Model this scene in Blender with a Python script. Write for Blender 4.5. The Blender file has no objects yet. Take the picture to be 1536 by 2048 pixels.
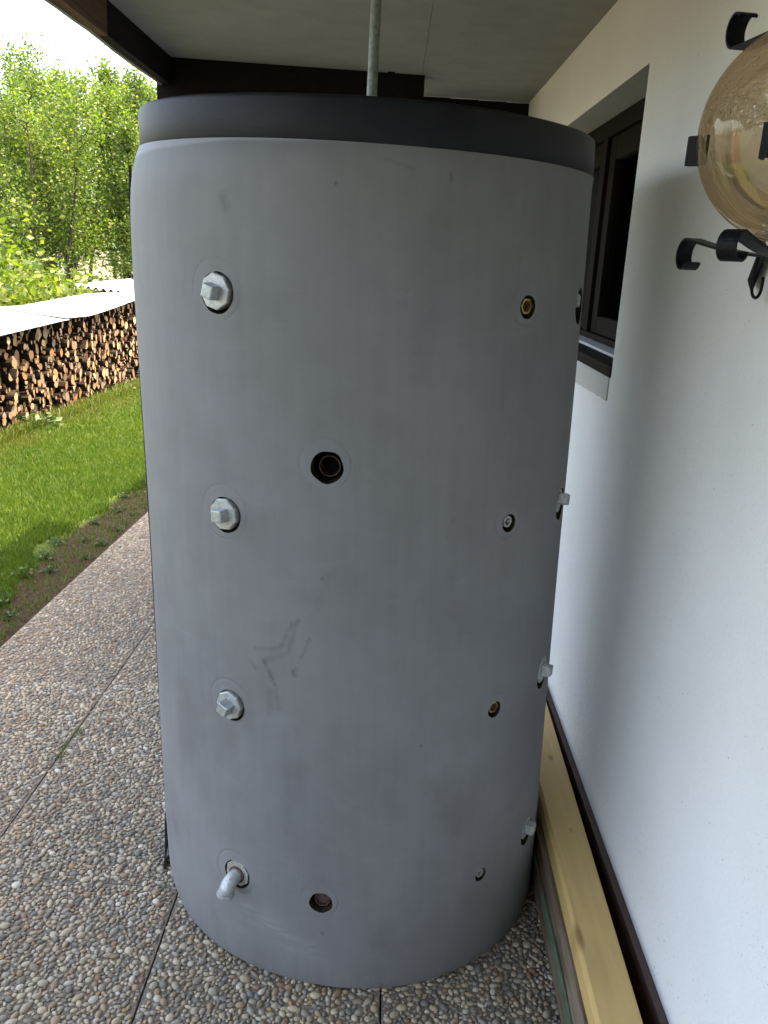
import bpy, bmesh, math, random
import numpy as np
from mathutils import Vector, Matrix

random.seed(7); RNG = np.random.default_rng(7)
S = bpy.context.scene
COL = S.collection
R = math.radians

# ------------------------------------------------------------------ camera
cam_data = bpy.data.cameras.new('camera')
cam = bpy.data.objects.new('camera', cam_data); COL.objects.link(cam)
cam_data.sensor_fit = 'VERTICAL'; cam_data.sensor_height = 36.0; cam_data.sensor_width = 27.0
cam_data.lens = 1681.17 / 2048 * 36
cam_data.clip_start = 0.02; cam_data.clip_end = 6000
cr = Vector((0.99885696, 0.0114385, 0.04641046)); cu = Vector((-0.04773589, 0.28869503, 0.95623034)); cf = Vector((0.00246063, 0.95735278, -0.28891107))
cam.matrix_world = Matrix(((cr.x, cu.x, -cf.x, 0), (cr.y, cu.y, -cf.y, 0), (cr.z, cu.z, -cf.z, 1.546), (0, 0, 0, 1)))
S.camera = cam

# ------------------------------------------------------------------ light
SUN_DIR = Vector((0.33, 0.06, 0.88)).normalized()          # towards the sun
EL = math.asin(SUN_DIR.z)
world = bpy.data.worlds.new('World'); S.world = world; world.use_nodes = True
wn = world.node_tree; wn.nodes.clear()
sky = wn.nodes.new('ShaderNodeTexSky'); sky.sky_type = 'NISHITA'; sky.sun_disc = False
sky.sun_elevation = EL; sky.sun_rotation = math.atan2(SUN_DIR.x, SUN_DIR.y)
sky.air_density = 1.0; sky.dust_density = 4.0; sky.ozone_density = 1.0
bg = wn.nodes.new('ShaderNodeBackground'); bg.inputs[1].default_value = 0.15
wo = wn.nodes.new('ShaderNodeOutputWorld')
wn.links.new(sky.outputs[0], bg.inputs[0]); wn.links.new(bg.outputs[0], wo.inputs[0])
sun_data = bpy.data.lights.new('sun', 'SUN'); sun_data.energy = 2.0; sun_data.angle = R(0.5); sun_data.color = (1.0, 0.94, 0.84)
sun = bpy.data.objects.new('sun', sun_data); COL.objects.link(sun)
sun.rotation_euler = (-SUN_DIR).to_track_quat('-Z', 'Y').to_euler()
S.view_settings.view_transform = 'Standard'; S.view_settings.look = 'None'
S.view_settings.exposure = 3.2
S.view_settings.use_white_balance = True; S.view_settings.white_balance_temperature = 7800; S.view_settings.white_balance_tint = 11.5; S.view_settings.gamma = 1.0
S.render.engine = 'CYCLES'
S.cycles.use_denoising = True
S.cycles.max_bounces = 10; S.cycles.transparent_max_bounces = 16; S.cycles.diffuse_bounces = 6

# ------------------------------------------------------------------ constants of the place
GS, GY = -0.0327, -0.0307           # gentle fall of the terrace
def gz(x, y): return GS * x + GY * y
TX, TY, LX = -0.0386, 2.0059, -0.0234
WX = 0.6162                         # house wall face
def cz(x): return 2.2955 - 0.0207 * (x - WX)   # porch ceiling height

# ------------------------------------------------------------------ shader helpers
class G:
    def __init__(s, name):
        s.m = bpy.data.materials.new(name); s.m.use_nodes = True
        s.t = s.m.node_tree; s.t.nodes.clear()
        s.out = s.t.nodes.new('ShaderNodeOutputMaterial')
        s._tc = None
    def put(s, sock, v):
        if isinstance(v, bpy.types.NodeSocket): s.t.links.new(v, sock)
        elif isinstance(v, (tuple, list)):
            v = tuple(v)
            if sock.type == 'RGBA' and len(v) == 3: v = v + (1,)
            sock.default_value = v
        else: sock.default_value = v
    def node(s, typ, ins=None, **props):
        n = s.t.nodes.new(typ)
        for k, v in props.items(): setattr(n, k, v)
        for k, v in (ins or {}).items(): s.put(n.inputs[k], v)
        return n
    def obj(s):
        if s._tc is None: s._tc = s.t.nodes.new('ShaderNodeTexCoord')
        return s._tc.outputs['Object']
    def M(s, op, a, b=None, c=None, clamp=False):
        n = s.node('ShaderNodeMath', operation=op, use_clamp=clamp)
        s.put(n.inputs[0], a)
        if b is not None: s.put(n.inputs[1], b)
        if c is not None: s.put(n.inputs[2], c)
        return n.outputs[0]
    def xyz(s, v=None):
        n = s.node('ShaderNodeSeparateXYZ', {0: v if v is not None else s.obj()}); return n.outputs
    def comb(s, x, y, z): return s.node('ShaderNodeCombineXYZ', {0: x, 1: y, 2: z}).outputs[0]
    def scale(s, v, k): return s.node('ShaderNodeVectorMath', {0: v, 1: k}, operation='MULTIPLY').outputs[0]
    def noise(s, scale, detail=4, rough=.55, v=None, dist=0.0):
        return s.node('ShaderNodeTexNoise', {'Vector': v if v is not None else s.obj(), 'Scale': scale, 'Detail': detail, 'Roughness': rough, 'Distortion': dist}).outputs[0]
    def voro(s, scale, v=None, feature='F1', out=0, rnd=1.0):
        return s.node('ShaderNodeTexVoronoi', {'Vector': v if v is not None else s.obj(), 'Scale': scale, 'Randomness': rnd}, feature=feature).outputs[out]
    def ramp(s, f, stops, interp='LINEAR'):
        n = s.node('ShaderNodeValToRGB', {0: f}); cr_ = n.color_ramp; cr_.interpolation = interp
        while len(cr_.elements) > 1: cr_.elements.remove(cr_.elements[-1])
        cr_.elements[0].position = stops[0][0]; cr_.elements[0].color = tuple(stops[0][1]) + (1,)
        for p, c in stops[1:]:
            e = cr_.elements.new(p); e.color = tuple(c) + (1,)
        return n.outputs[0]
    def smooth(s, x, a, b):
        return s.node('ShaderNodeMapRange', {0: x, 1: a, 2: b, 3: 0.0, 4: 1.0}, interpolation_type='SMOOTHSTEP').outputs[0]
    def mix(s, f, a, b, mode='MIX'):
        n = s.node('ShaderNodeMix', data_type='RGBA', blend_type=mode)
        s.put(n.inputs[0], f); s.put(n.inputs[6], a); s.put(n.inputs[7], b); return n.outputs[2]
    def rnd(s): return s.node('ShaderNodeNewGeometry').outputs['Random Per Island']
    def orand(s): return s.node('ShaderNodeObjectInfo').outputs['Random']
    def bump(s, h, strength=.3, dist=.01, normal=None):
        n = s.node('ShaderNodeBump', {'Strength': strength, 'Distance': dist, 'Height': h})
        if normal is not None: s.put(n.inputs['Normal'], normal)
        return n.outputs[0]
    def princ(s, color, rough=.5, metal=0.0, normal=None, spec=.5, **kw):
        n = s.node('ShaderNodeBsdfPrincipled', {'Base Color': color, 'Roughness': rough, 'Metallic': metal, 'Specular IOR Level': spec})
        if normal is not None: s.put(n.inputs['Normal'], normal)
        for k, v in kw.items(): s.put(n.inputs[k], v)
        return n.outputs[0]
    def done(s, sh): s.t.links.new(sh, s.out.inputs[0]); return s.m

def mul3(c, k): return tuple(v * k for v in c)

def simple(name, color, rough=.6, metal=0., nscale=30, var=.25, bump=.15, spec=.5, stretch=(1, 1, 1)):
    g = G(name); v = g.scale(g.obj(), stretch)
    n = g.noise(nscale, 6, .6, v); n2 = g.noise(nscale * .13, 3, .5, v)
    f = g.M('MULTIPLY_ADD', n, .6, g.M('MULTIPLY', n2, .4))
    c = g.ramp(f, [(.3, mul3(color, 1 - var)), (.7, mul3(color, 1 + var))])
    return g.done(g.princ(c, rough, metal, g.bump(n, bump, .003), spec))

MAT = {}
# house plaster -------------------------------------------------
def mk_plaster(name, base, rough_amt, dirty=True):
    g = G(name)
    a = g.noise(260, 5, .7); b = g.noise(60, 3, .6); lo = g.noise(1.3, 4, .6)
    c = g.ramp(lo, [(.3, mul3(base, .93)), (.7, mul3(base, 1.04))])
    if dirty:
        sp = g.voro(95, feature='F1'); msk = g.noise(4, 3, .6)
        spots = g.M('MULTIPLY', g.M('LESS_THAN', sp, .12), g.smooth(msk, .5, .68))
        c = g.mix(g.M('MULTIPLY', spots, .55), c, (.16, .15, .14))
        zz_ = g.xyz()[2]; low_ = g.M('SUBTRACT', 1.0, g.smooth(zz_, .12, .5)); db = g.M('MULTIPLY', low_, g.M('LESS_THAN', g.voro(70), .17)); db = g.M('MULTIPLY', db, g.smooth(g.noise(9, 4, .7), .47, .6))
        c = g.mix(g.M('MULTIPLY', db, .6), c, (.20, .17, .14))
        sp2 = g.voro(22); spots2 = g.M('LESS_THAN', sp2, .035)
        c = g.mix(g.M('MULTIPLY', spots2, .6), c, (.12, .11, .10))
    c = g.mix(g.M('MULTIPLY', g.smooth(g.noise(150, 3, .7), .52, .70), .16), c, mul3(base, .55))
    st = g.smooth(g.noise(2.2, 5, .65, g.scale(g.obj(), (1, 1, .5))), .52, .75)
    c = g.mix(g.M('MULTIPLY', st, .12), c, mul3(base, .6))
    h = g.M('MULTIPLY_ADD', a, .6, b)
    return g.done(g.princ(c, .9, 0., g.bump(h, rough_amt, .004), .25))
MAT['plaster'] = mk_plaster('white_plaster', (.79, .79, .79), .45)
MAT['rough_plaster'] = mk_plaster('rough_grey_render', (.56, .55, .53), 1.0, False)
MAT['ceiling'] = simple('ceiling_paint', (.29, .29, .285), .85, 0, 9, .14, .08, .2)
MAT['skirting'] = simple('brown_skirting', (.075, .045, .037), .55, 0, 60, .25, .3)
# woods
def mk_wood(name, c1, c2, scale=1., rough=.6, axis=(18, 1.2, 18), knots=True, var=1.):
    g = G(name); v = g.scale(g.obj(), axis)
    n = g.noise(2.2 * scale, 8, .62, v, .8); n2 = g.noise(14 * scale, 4, .6, v)
    f = g.M('MULTIPLY_ADD', n, .75, g.M('MULTIPLY', n2, .25))
    c = g.ramp(f, [(.32, c1), (.68, c2)])
    if knots:
        k = g.voro(3.6, g.scale(g.obj(), (2.6, 1, 2.6))); km = g.smooth(g.M('ADD', k, g.M('MULTIPLY', n2, .04)), .15, .06)
        c = g.mix(g.M('MULTIPLY', km, .75), c, mul3(c1, .35))
    if name.startswith('yellow'):
        x, y, z = g.xyz()[:3]
        for kx, ky, sx, sy, st in ((.474, 1.50, .010, .045, .75), (.500, 2.20, .008, .018, .7), (.535, 2.19, .009, .016, .7), (.52, 2.62, .012, .03, .5), (.53, 1.86, .006, .012, .45), (.50, 1.42, .03, .10, .18)):
            dx = g.M('DIVIDE', g.M('SUBTRACT', x, kx), sx); dy = g.M('DIVIDE', g.M('SUBTRACT', g.M('ADD', y, g.M('MULTIPLY', n2, .012)), ky), sy)
            d = g.M('SQRT', g.M('ADD', g.M('MULTIPLY', dx, dx), g.M('MULTIPLY', dy, dy)))
            c = g.mix(g.M('MULTIPLY', g.M('SUBTRACT', 1.0, g.smooth(d, .25, 1.25)), st), c, (.20, .10, .035))
    return g.done(g.princ(c, rough, 0., g.bump(n2, .25, .002), .12 if rough > .7 else .35))
MAT['dark_wood'] = mk_wood('stained_and_shaded_wood', (.006, .0045, .004), (.014, .010, .008), 1., .8, knots=False)  # dark beams and boards; also carries the painted shade of the far eave length
MAT['frame_wood'] = mk_wood('brown_window_wood', (.005, .0032, .0025), (.012, .0075, .0055), 1., .75, (1.5, 18, 18), False)
MAT['eave_wood'] = mk_wood('brown_eave_board', (.085, .048, .030), (.20, .115, .070), 1., .8)
MAT['fresh_wood'] = mk_wood('yellow_planed_timber', (.55, .36, .135), (.65, .445, .185), .9, .5, (16, .9, 16))
def mk_old():
    g = G('weathered_timber'); v = g.scale(g.obj(), (14, 1.4, 14))
    n = g.noise(2.6, 8, .68, v, .6); n2 = g.noise(5, 5, .7)
    c = g.ramp(n, [(.28, (.06, .038, .024)), (.5, (.15, .105, .072)), (.72, (.25, .20, .15))])
    c = g.mix(g.smooth(n2, .55, .7), c, (.045, .03, .02))
    return g.done(g.princ(c, .85, 0, g.bump(n, .7, .004), .2))
MAT['old_wood'] = mk_old()
def mk_green():
    g = G('green_painted_batten'); v = g.scale(g.obj(), (20, 2, 20)); n = g.noise(3, 7, .7, v); m = g.noise(7, 5, .7)
    c = g.ramp(n, [(.3, (.055, .085, .050)), (.7, (.12, .17, .11))])
    c = g.mix(g.smooth(m, .50, .60), c, g.ramp(n, [(.3, (.05, .032, .02)), (.7, (.16, .12, .085))]))
    return g.done(g.princ(c, .85, 0, g.bump(n, .6, .003), .15))
MAT['green_strip'] = mk_green()
MAT['roof_metal'] = simple('grey_roof_edge', (.24, .24, .23), .6, .3, 40, .3, .2)
MAT['iron'] = simple('black_wrought_iron', (.0035, .004, .0055), .5, 0, 120, .4, .5, .14)
# galvanised
def mk_galv(name, base, rust=.12, rough=.38):
    g = G(name); a = g.voro(160, out=1); b = g.noise(220, 4, .6); n = g.noise(45, 5, .65)
    bw = g.node('ShaderNodeRGBToBW', {0: a}).outputs[0]
    c = g.ramp(g.M('MULTIPLY_ADD', bw, .5, g.M('MULTIPLY', b, .5)), [(.25, mul3(base, .72)), (.75, mul3(base, 1.15))])
    c = g.mix(g.M('MULTIPLY', g.smooth(n, .58, .72), .8 if rust > .2 else .35), c, (.16, .085, .04) if rust > .2 else mul3(base, .35))
    return g.done(g.princ(c, g.M('MULTIPLY_ADD', b, .25, rough - .05), .45, g.bump(b, .35, .001)))
MAT['galv'] = mk_galv('galvanised_iron', (.42, .44, .44))
MAT['galv_rust'] = mk_galv('rusty_galvanised', (.42, .42, .38), .5)
MAT['galv_pipe'] = mk_galv('dull_galvanised_pipe', (.25, .29, .27), .5, .5)
MAT['brass'] = simple('brass', (.52, .37, .15), .38, .85, 90, .35, .3)
MAT['brass_dark'] = simple('brown_bore', (.10, .055, .02), .5, .3, 90, .3, .2)
MAT['rust'] = simple('rusty_socket', (.10, .055, .045), .7, .3, 110, .45, .5)
MAT['black'] = simple('black_cavity', (.008, .008, .007), .9, 0, 50, .3, .1, .1)
MAT['foam'] = simple('cut_foam', (.026, .022, .012), .95, 0, 140, .5, .8, .1)
MAT['seam'] = simple('black_seam_strip', (.015, .015, .016), .7, 0, 90, .2, .3)
MAT['vessel'] = simple('dark_steel_vessel', (.012, .010, .009), .6, .2, 30, .3, .2)

PORTS = [  # azimuth deg, height, hole radius, kind
    (-29.2, 1.472, .0375, 'plug'), (-28.9, 1.052, .0365, 'plug'), (-29.2, .633, .0355, 'plug'), (-29.0, .208, .0350, 'elbow'),
    (-4.5, 1.171, .0310, 'socket'), (-5.7, .192, .0260, 'socket'),
    (41.4, 1.470, .0220, 'brass'), (40.3, 1.044, .0190, 'nipple'), (39.4, .623, .0190, 'brass'), (38.4, .198, .0165, 'dark'),
    (69.5, 1.467, .0375, 'plug'), (67.2, 1.038, .0365, 'plug'), (64.6, .625, .0360, 'plug'), (61.7, .205, .0350, 'plug')]

def mk_jacket():
    g = G('grey_foil_jacket')
    x, y, z = g.xyz()[:3]
    x = g.M('SUBTRACT', x, g.M('MULTIPLY', z, -0.0234))
    az = g.M('ARCTAN2', x, g.M('MULTIPLY', y, -1.0)); u = g.M('MULTIPLY', az, .5)
    uv = g.comb(u, z, 0.0)
    big = g.noise(2.2, 4, .55, uv); streak = g.noise(5, 5, .6, g.comb(g.M('MULTIPLY', u, 9.0), g.M('MULTIPLY', z, .55), 0.0))
    fine = g.noise(420, 3, .6); mott = g.noise(14, 5, .6, uv)
    f = g.M('ADD', g.M('MULTIPLY', big, .50), g.M('ADD', g.M('MULTIPLY', streak, .22), g.M('MULTIPLY', mott, .28)))
    base = g.ramp(f, [(.34, (.146, .145, .148)), (.50, (.176, .177, .181)), (.66, (.204, .206, .210))])
    # pale, cleaner strip under the lid, fading to the right
    edge = g.M('ADD', 1.716, g.M('MULTIPLY', g.noise(3, 2, .5, uv), .016))
    edge = g.M('ADD', edge, g.M('MULTIPLY', g.smooth(u, -.60, .0), .010))
    band = g.M('MULTIPLY', g.smooth(z, g.M('SUBTRACT', edge, .008), edge), g.M('SUBTRACT', 1.0, g.smooth(u, -.12, .1)))
    base = g.mix(g.M('MULTIPLY', band, .75), base, (.29, .30, .32))
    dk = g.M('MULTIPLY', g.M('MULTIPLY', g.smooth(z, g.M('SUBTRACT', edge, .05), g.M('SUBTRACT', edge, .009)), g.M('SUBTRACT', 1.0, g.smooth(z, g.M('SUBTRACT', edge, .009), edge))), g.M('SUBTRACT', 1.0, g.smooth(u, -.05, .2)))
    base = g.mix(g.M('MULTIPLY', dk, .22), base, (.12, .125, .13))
    smg = g.smooth(g.noise(3.4, 5, .62, g.comb(g.M('MULTIPLY', u, 1.0), g.M('MULTIPLY', z, .8), 3.0)), .50, .66)
    low = g.M('ADD', .35, g.M('MULTIPLY', g.M('SUBTRACT', 1.0, g.smooth(z, .1, 1.1)), .65))
    base = g.mix(g.M('MULTIPLY', g.M('MULTIPLY', smg, low), .40), base, (.105, .096, .088))
    hs = g.smooth(g.noise(6, 6, .75, g.comb(g.M('MULTIPLY', u, 1.2), g.M('MULTIPLY', z, 5.0), 9.0)), .56, .70)
    base = g.mix(g.M('MULTIPLY', hs, .07), base, (.33, .33, .33))
    # rings pressed into the foil round each opening
    ring = None; disc = None
    for a, zz, r, k in PORTS:
        u0 = R(a) * .5
        du = g.M('SUBTRACT', u, u0 - .003); dz = g.M('SUBTRACT', z, zz + .005)
        d = g.M('SQRT', g.M('ADD', g.M('MULTIPLY', du, du), g.M('MULTIPLY', dz, dz)))
        rr = r + (.018 if r > .03 else .016)
        w = g.M('SUBTRACT', 1.0, g.smooth(g.M('ABSOLUTE', g.M('SUBTRACT', d, rr)), .0008, .0045))
        ds = g.M('SUBTRACT', 1.0, g.smooth(d, rr - .003, rr))
        ring = w if ring is None else g.M('MAXIMUM', ring, w)
        disc = ds if disc is None else g.M('MAXIMUM', disc, ds)
    rm = g.noise(9, 2, .5, uv)
    ringv = g.M('MULTIPLY', ring, g.smooth(rm, .36, .62))
    base = g.mix(g.M('MULTIPLY', disc, .05), base, (.29, .30, .315))
    base = g.mix(g.M('MULTIPLY', ringv, .15), base, (.10, .10, .10))
    # scuffs, handling marks: (az0,z0,az1,z1,width,strength)
    marks = [(-23.2, .751, -21.6, .737, .0035, .45), (-21.6, .782, -15.4, .792, .004, .35), (-15.4, .792, -12.3, .85, .004, .4),
             (-19.3, .757, -16.8, .71, .004, .6), (-19.5, .758, -13.6, .785, .0045, .4), (-13.6, .785, -11.0, .86, .004, .45), (-12.1, .741, -8.2, .822, .003, .4),
             (-12.2, .747, -11.8, .738, .0035, .7), (-16.3, .70, -16.0, .655, .004, .35), (-18.1, .693, -18.3, .641, .006, .35),
             (-8.0, .86, -4.0, .96, .006, .16), (-27.0, 1.634, -26.5, 1.620, .008, .55), (19.9, 1.69, 19.7, 1.675, .0022, .8),
             (7.0, 1.704, 12.0, 1.692, .003, .25), (22.5, 1.03, 24.0, 1.075, .003, .2), (-5.4, .952, -5.3, .949, .0025, .6), (-3.1, 1.665, -3.0, 1.663, .002, .7),
             (18.0, .582, 18.1, .580, .003, .7), (-5.2, .110, -5.2, .109, .003, .8), (-13.8, .60, -13.3, .36, .012, .16), (-11.8, .62, -11.6, .30, .009, .14),
             (18, 1.62, 14, 1.35, .02, .16), (0, 1.30, 6, 1.1, .05, .10), (5, .5, -8, .25, .07, .14), (-14, .98, -10, .9, .02, .1), (-6, 1.2, 4, 1.24, .02, .1)]
    wob = g.noise(60, 3, .6, uv); um = g.M('ADD', u, g.M('MULTIPLY', g.M('SUBTRACT', wob, .5), .009)); zm = g.M('ADD', z, g.M('MULTIPLY', g.M('SUBTRACT', g.noise(55, 3, .6, g.comb(z, u, 0.0)), .5), .012))
    tot = None
    def seg(a0, z0, a1, z1, w):
        x0, y0, x1, y1 = R(a0) * .5, z0, R(a1) * .5, z1
        dx, dy = x1 - x0, y1 - y0; L2 = max(dx * dx + dy * dy, 1e-9)
        px = g.M('SUBTRACT', um, x0); py = g.M('SUBTRACT', zm, y0)
        t = g.M('ADD', g.M('MULTIPLY', px, dx / L2), g.M('MULTIPLY', py, dy / L2), clamp=True)
        ex = g.M('SUBTRACT', px, g.M('MULTIPLY', t, dx)); ey = g.M('SUBTRACT', py, g.M('MULTIPLY', t, dy))
        d = g.M('SQRT', g.M('ADD', g.M('MULTIPLY', ex, ex), g.M('MULTIPLY', ey, ey)))
        return g.M('SUBTRACT', 1.0, g.smooth(d, w * .1, w * 2.2))
    for a0, z0, a1, z1, w, st in marks:
        s_ = g.M('MULTIPLY', seg(a0, z0, a1, z1, w), st)
        tot = s_ if tot is None else g.M('MAXIMUM', tot, s_)
    tot = g.M('MULTIPLY', g.M('MULTIPLY', tot, .78), g.smooth(g.noise(38, 4, .7, uv), .22, .62), clamp=True)
    base = g.mix(tot, base, (.045, .042, .042))
    pale = g.M('MAXIMUM', g.M('MULTIPLY', seg(-27, .135, -8, .066, .012), .16), g.M('MULTIPLY', seg(-24, .09, -2, .03, .014), .10))
    pale = g.M('MULTIPLY', pale, g.smooth(g.noise(22, 4, .7, g.comb(g.M('MULTIPLY', u, .5), g.M('MULTIPLY', z, 3.0), 0.0)), .4, .6))
    base = g.mix(pale, base, (.42, .41, .38))
    red = g.M('MULTIPLY', g.M('LESS_THAN', g.M('ABSOLUTE', g.M('SUBTRACT', u, R(10.3) * .5)), .0016), g.M('LESS_THAN', z, -.028))
    base = g.mix(g.M('MULTIPLY', red, .8), base, (.25, .02, .05))
    # grime near the foot
    foot = g.M('MULTIPLY', g.M('SUBTRACT', 1.0, g.smooth(z, -.06, .16)), g.smooth(streak, .4, .62))
    base = g.mix(g.M('MULTIPLY', foot, .35), base, (.12, .11, .10))
    hgt = g.M('ADD', g.M('MULTIPLY', fine, .05), g.M('ADD', g.M('MULTIPLY', big, .9), g.M('MULTIPLY', ringv, -.2)))
    nrm = g.bump(hgt, .35, .012)
    rgh = g.M('ADD', .52, g.M('MULTIPLY', mott, .16))
    return g.done(g.princ(base, rgh, 0., nrm, .35))
MAT['jacket'] = mk_jacket()

def mk_lid():
    g = G('dark_plastic_lid'); x, y, z = g.xyz()[:3]
    az = g.M('ARCTAN2', x, g.M('MULTIPLY', y, -1.0)); u = g.M('MULTIPLY', az, .5)
    weave = g.noise(14, 5, .7, g.comb(g.M('MULTIPLY', u, 2.0), g.M('MULTIPLY', z, 60.0), 0.0)); fine = g.noise(500, 3, .6)
    mott = g.noise(7, 4, .6)
    c = g.ramp(g.M('MULTIPLY_ADD', weave, .5, g.M('MULTIPLY', mott, .5)), [(.32, (.003, .0035, .005)), (.7, (.017, .018, .024))])
    pts = [(-47, 1.758), (-40, 1.768), (-36.4, 1.768), (-30, 1.757), (-24, 1.748), (-18, 1.738)]
    wob = g.M('MULTIPLY', g.M('SUBTRACT', g.noise(25, 2, .5), .5), .006); m = None
    for (a0, z0), (a1, z1) in list(zip(pts, pts[1:])) + [((-33.5, 1.803), (-31.5, 1.797)), ((-31.5, 1.797), (-28.5, 1.797)), ((-45, 1.76), (-44, 1.785)), ((-39, 1.76), (-38.5, 1.776))]:
        x0, x1 = R(a0) * .5, R(a1) * .5; dx, dy = x1 - x0, z1 - z0; L2 = dx * dx + dy * dy
        px = g.M('SUBTRACT', u, x0); py = g.M('SUBTRACT', g.M('ADD', z, wob), z0)
        t = g.M('ADD', g.M('MULTIPLY', px, dx / L2), g.M('MULTIPLY', py, dy / L2), clamp=True)
        ex = g.M('SUBTRACT', px, g.M('MULTIPLY', t, dx)); ey = g.M('SUBTRACT', py, g.M('MULTIPLY', t, dy))
        d = g.M('SUBTRACT', 1.0, g.smooth(g.M('SQRT', g.M('ADD', g.M('MULTIPLY', ex, ex), g.M('MULTIPLY', ey, ey))), .0005, .0022))
        m = d if m is None else g.M('MAXIMUM', m, d)
    c = g.mix(g.M('MULTIPLY', m, .7), c, (.006, .006, .008))
    h = g.M('ADD', g.M('MULTIPLY', weave, .5), g.M('MULTIPLY', fine, .25))
    return g.done(g.princ(c, .5, 0., g.bump(h, .22, .002), .22))
MAT['lid'] = mk_lid()

# ground materials ----------------------------------------------
def mk_mortar():
    g = G('washed_concrete_mortar'); n = g.noise(320, 4, .7); v = g.voro(150); lo = g.noise(2, 4, .6)
    c = g.ramp(n, [(.3, (.13, .11, .085)), (.7, (.30, .255, .20))])
    c = g.mix(g.M('MULTIPLY', g.smooth(lo, .5, .7), .35), c, (.11, .10, .085))
    return g.done(g.princ(c, .95, 0, g.bump(g.M('ADD', n, v), .9, .005), .15))
MAT['mortar'] = mk_mortar()
def mk_pebble():
    g = G('river_pebble'); r = g.rnd(); n = g.noise(90, 4, .6)
    c = g.ramp(r, [(0, (.26, .235, .20)), (.10, (.33, .27, .195)), (.20, (.20, .185, .16)), (.28, (.40, .335, .25)), (.38, (.29, .215, .145)), (.48, (.135, .125, .115)),
                   (.55, (.31, .27, .215)), (.63, (.39, .34, .265)), (.70, (.24, .165, .105)), (.76, (.25, .23, .195)), (.82, (.19, .155, .12)), (.88, (.42, .39, .335)), (.93, (.15, .15, .145)), (.96, (.32, .205, .10)), (.975, (.21, .12, .08)), (.985, (.50, .47, .42))], 'CONSTANT')
    wet = g.smooth(g.noise(1.7, 5, .65), .44, .66)
    c = g.mix(g.M('MULTIPLY', wet, .34), c, g.mix(.6, c, (.075, .06, .042)))
    c = g.mix(1.0, c, (1.01, .97, .87), 'MULTIPLY')
    c = g.mix(g.M('MULTIPLY', g.smooth(n, .35, .7), .35), c, g.mix(.5, c, (.08, .075, .07)))
    return g.done(g.princ(c, g.M('MULTIPLY_ADD', r, .25, .45), 0, g.bump(n, .15, .001), .4))
MAT['pebble'] = mk_pebble()
def mk_ground():
    g = G('soil_and_turf'); x, y, z = g.xyz()[:3]
    n = g.noise(60, 6, .7); n2 = g.noise(9, 4, .6); lo = g.noise(1.1, 3, .6); edge = g.noise(3.2, 4, .6)
    soil = g.ramp(n, [(.3, (.020, .012, .007)), (.55, (.060, .038, .024)), (.75, (.115, .078, .052))])
    soil = g.mix(g.M('MULTIPLY', g.smooth(g.noise(26, 4, .7), .52, .62), .5), soil, (.045, .06, .016))
    turf = g.ramp(n2, [(.3, (.04, .07, .014)), (.7, (.085, .12, .025))])
    xb = g.M('ADD', x, g.M('MULTIPLY', g.M('SUBTRACT', edge, .5), .22))
    t1 = g.M('SUBTRACT', 1.0, g.smooth(xb, -1.86, -1.80)); t2 = g.smooth(xb, -3.42, -3.22); far = g.M('SUBTRACT', 1.0, g.smooth(x, -6.5, -5.5))
    f = g.M('MAXIMUM', g.M('MULTIPLY', t1, t2), far)
    c = g.mix(f, soil, turf); c = g.mix(far, c, (.10, .095, .07))
    return g.done(g.princ(c, .95, 0, g.bump(g.M('ADD', n, n2), .9, .02), .1))
MAT['ground'] = mk_ground()
def leafmat(name, stops, trans=.45, rough=.45, lawn=False):
    g = G(name); r = g.rnd()
    c = g.ramp(r, stops)
    if lawn:
        x, y, z = g.xyz()[:3]
        c = g.mix(g.M('MULTIPLY', g.smooth(g.noise(1.6, 4, .65), .42, .62), .55), c, (.100, .148, .014))
        c = g.mix(g.M('MULTIPLY', g.smooth(g.noise(7, 3, .65), .52, .66), .5), c, (.045, .095, .010))
        dry = g.M('MULTIPLY', g.M('SUBTRACT', 1.0, g.smooth(g.M('ADD', x, g.M('MULTIPLY', g.noise(2.2, 4, .6), .7)), -2.85, -2.45)), g.smooth(g.noise(3.1, 4, .6), .36, .56))
        c = g.mix(g.M('MULTIPLY', dry, .38), c, (.13, .10, .035))
    p = g.princ(c, rough, 0, None, .35)
    tr = g.node('ShaderNodeBsdfTranslucent', {0: g.mix(1.0, c, (1.0, 1.15, .45), 'MULTIPLY')}).outputs[0]
    m = g.node('ShaderNodeMixShader', {0: trans}); g.t.links.new(p, m.inputs[1]); g.t.links.new(tr, m.inputs[2])
    return g.done(m.outputs[0])
MAT['grass'] = leafmat('grass_blades', [(0, (.034, .078, .008)), (.5, (.064, .124, .011)), (.85, (.105, .160, .018)), (1, (.19, .19, .06))], .4, .5, True)
MAT['leaf'] = leafmat('birch_leaves', [(0, (.040, .082, .016)), (.4, (.080, .136, .024)), (.8, (.140, .190, .036)), (1, (.25, .26, .07))], .58)
MAT['bush_leaf'] = leafmat('bush_leaves', [(0, (.045, .085, .012)), (.5, (.10, .145, .022)), (1, (.20, .22, .05))], .5)
MAT['weed_leaf'] = leafmat('weed_leaves', [(0, (.025, .05, .015)), (.6, (.055, .10, .026)), (1, (.13, .18, .07))], .35)
MAT['trunk'] = simple('grey_brown_bark', (.055, .045, .034), .9, 0, 22, .5, .8, .1, (3, 3, .6))
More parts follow.
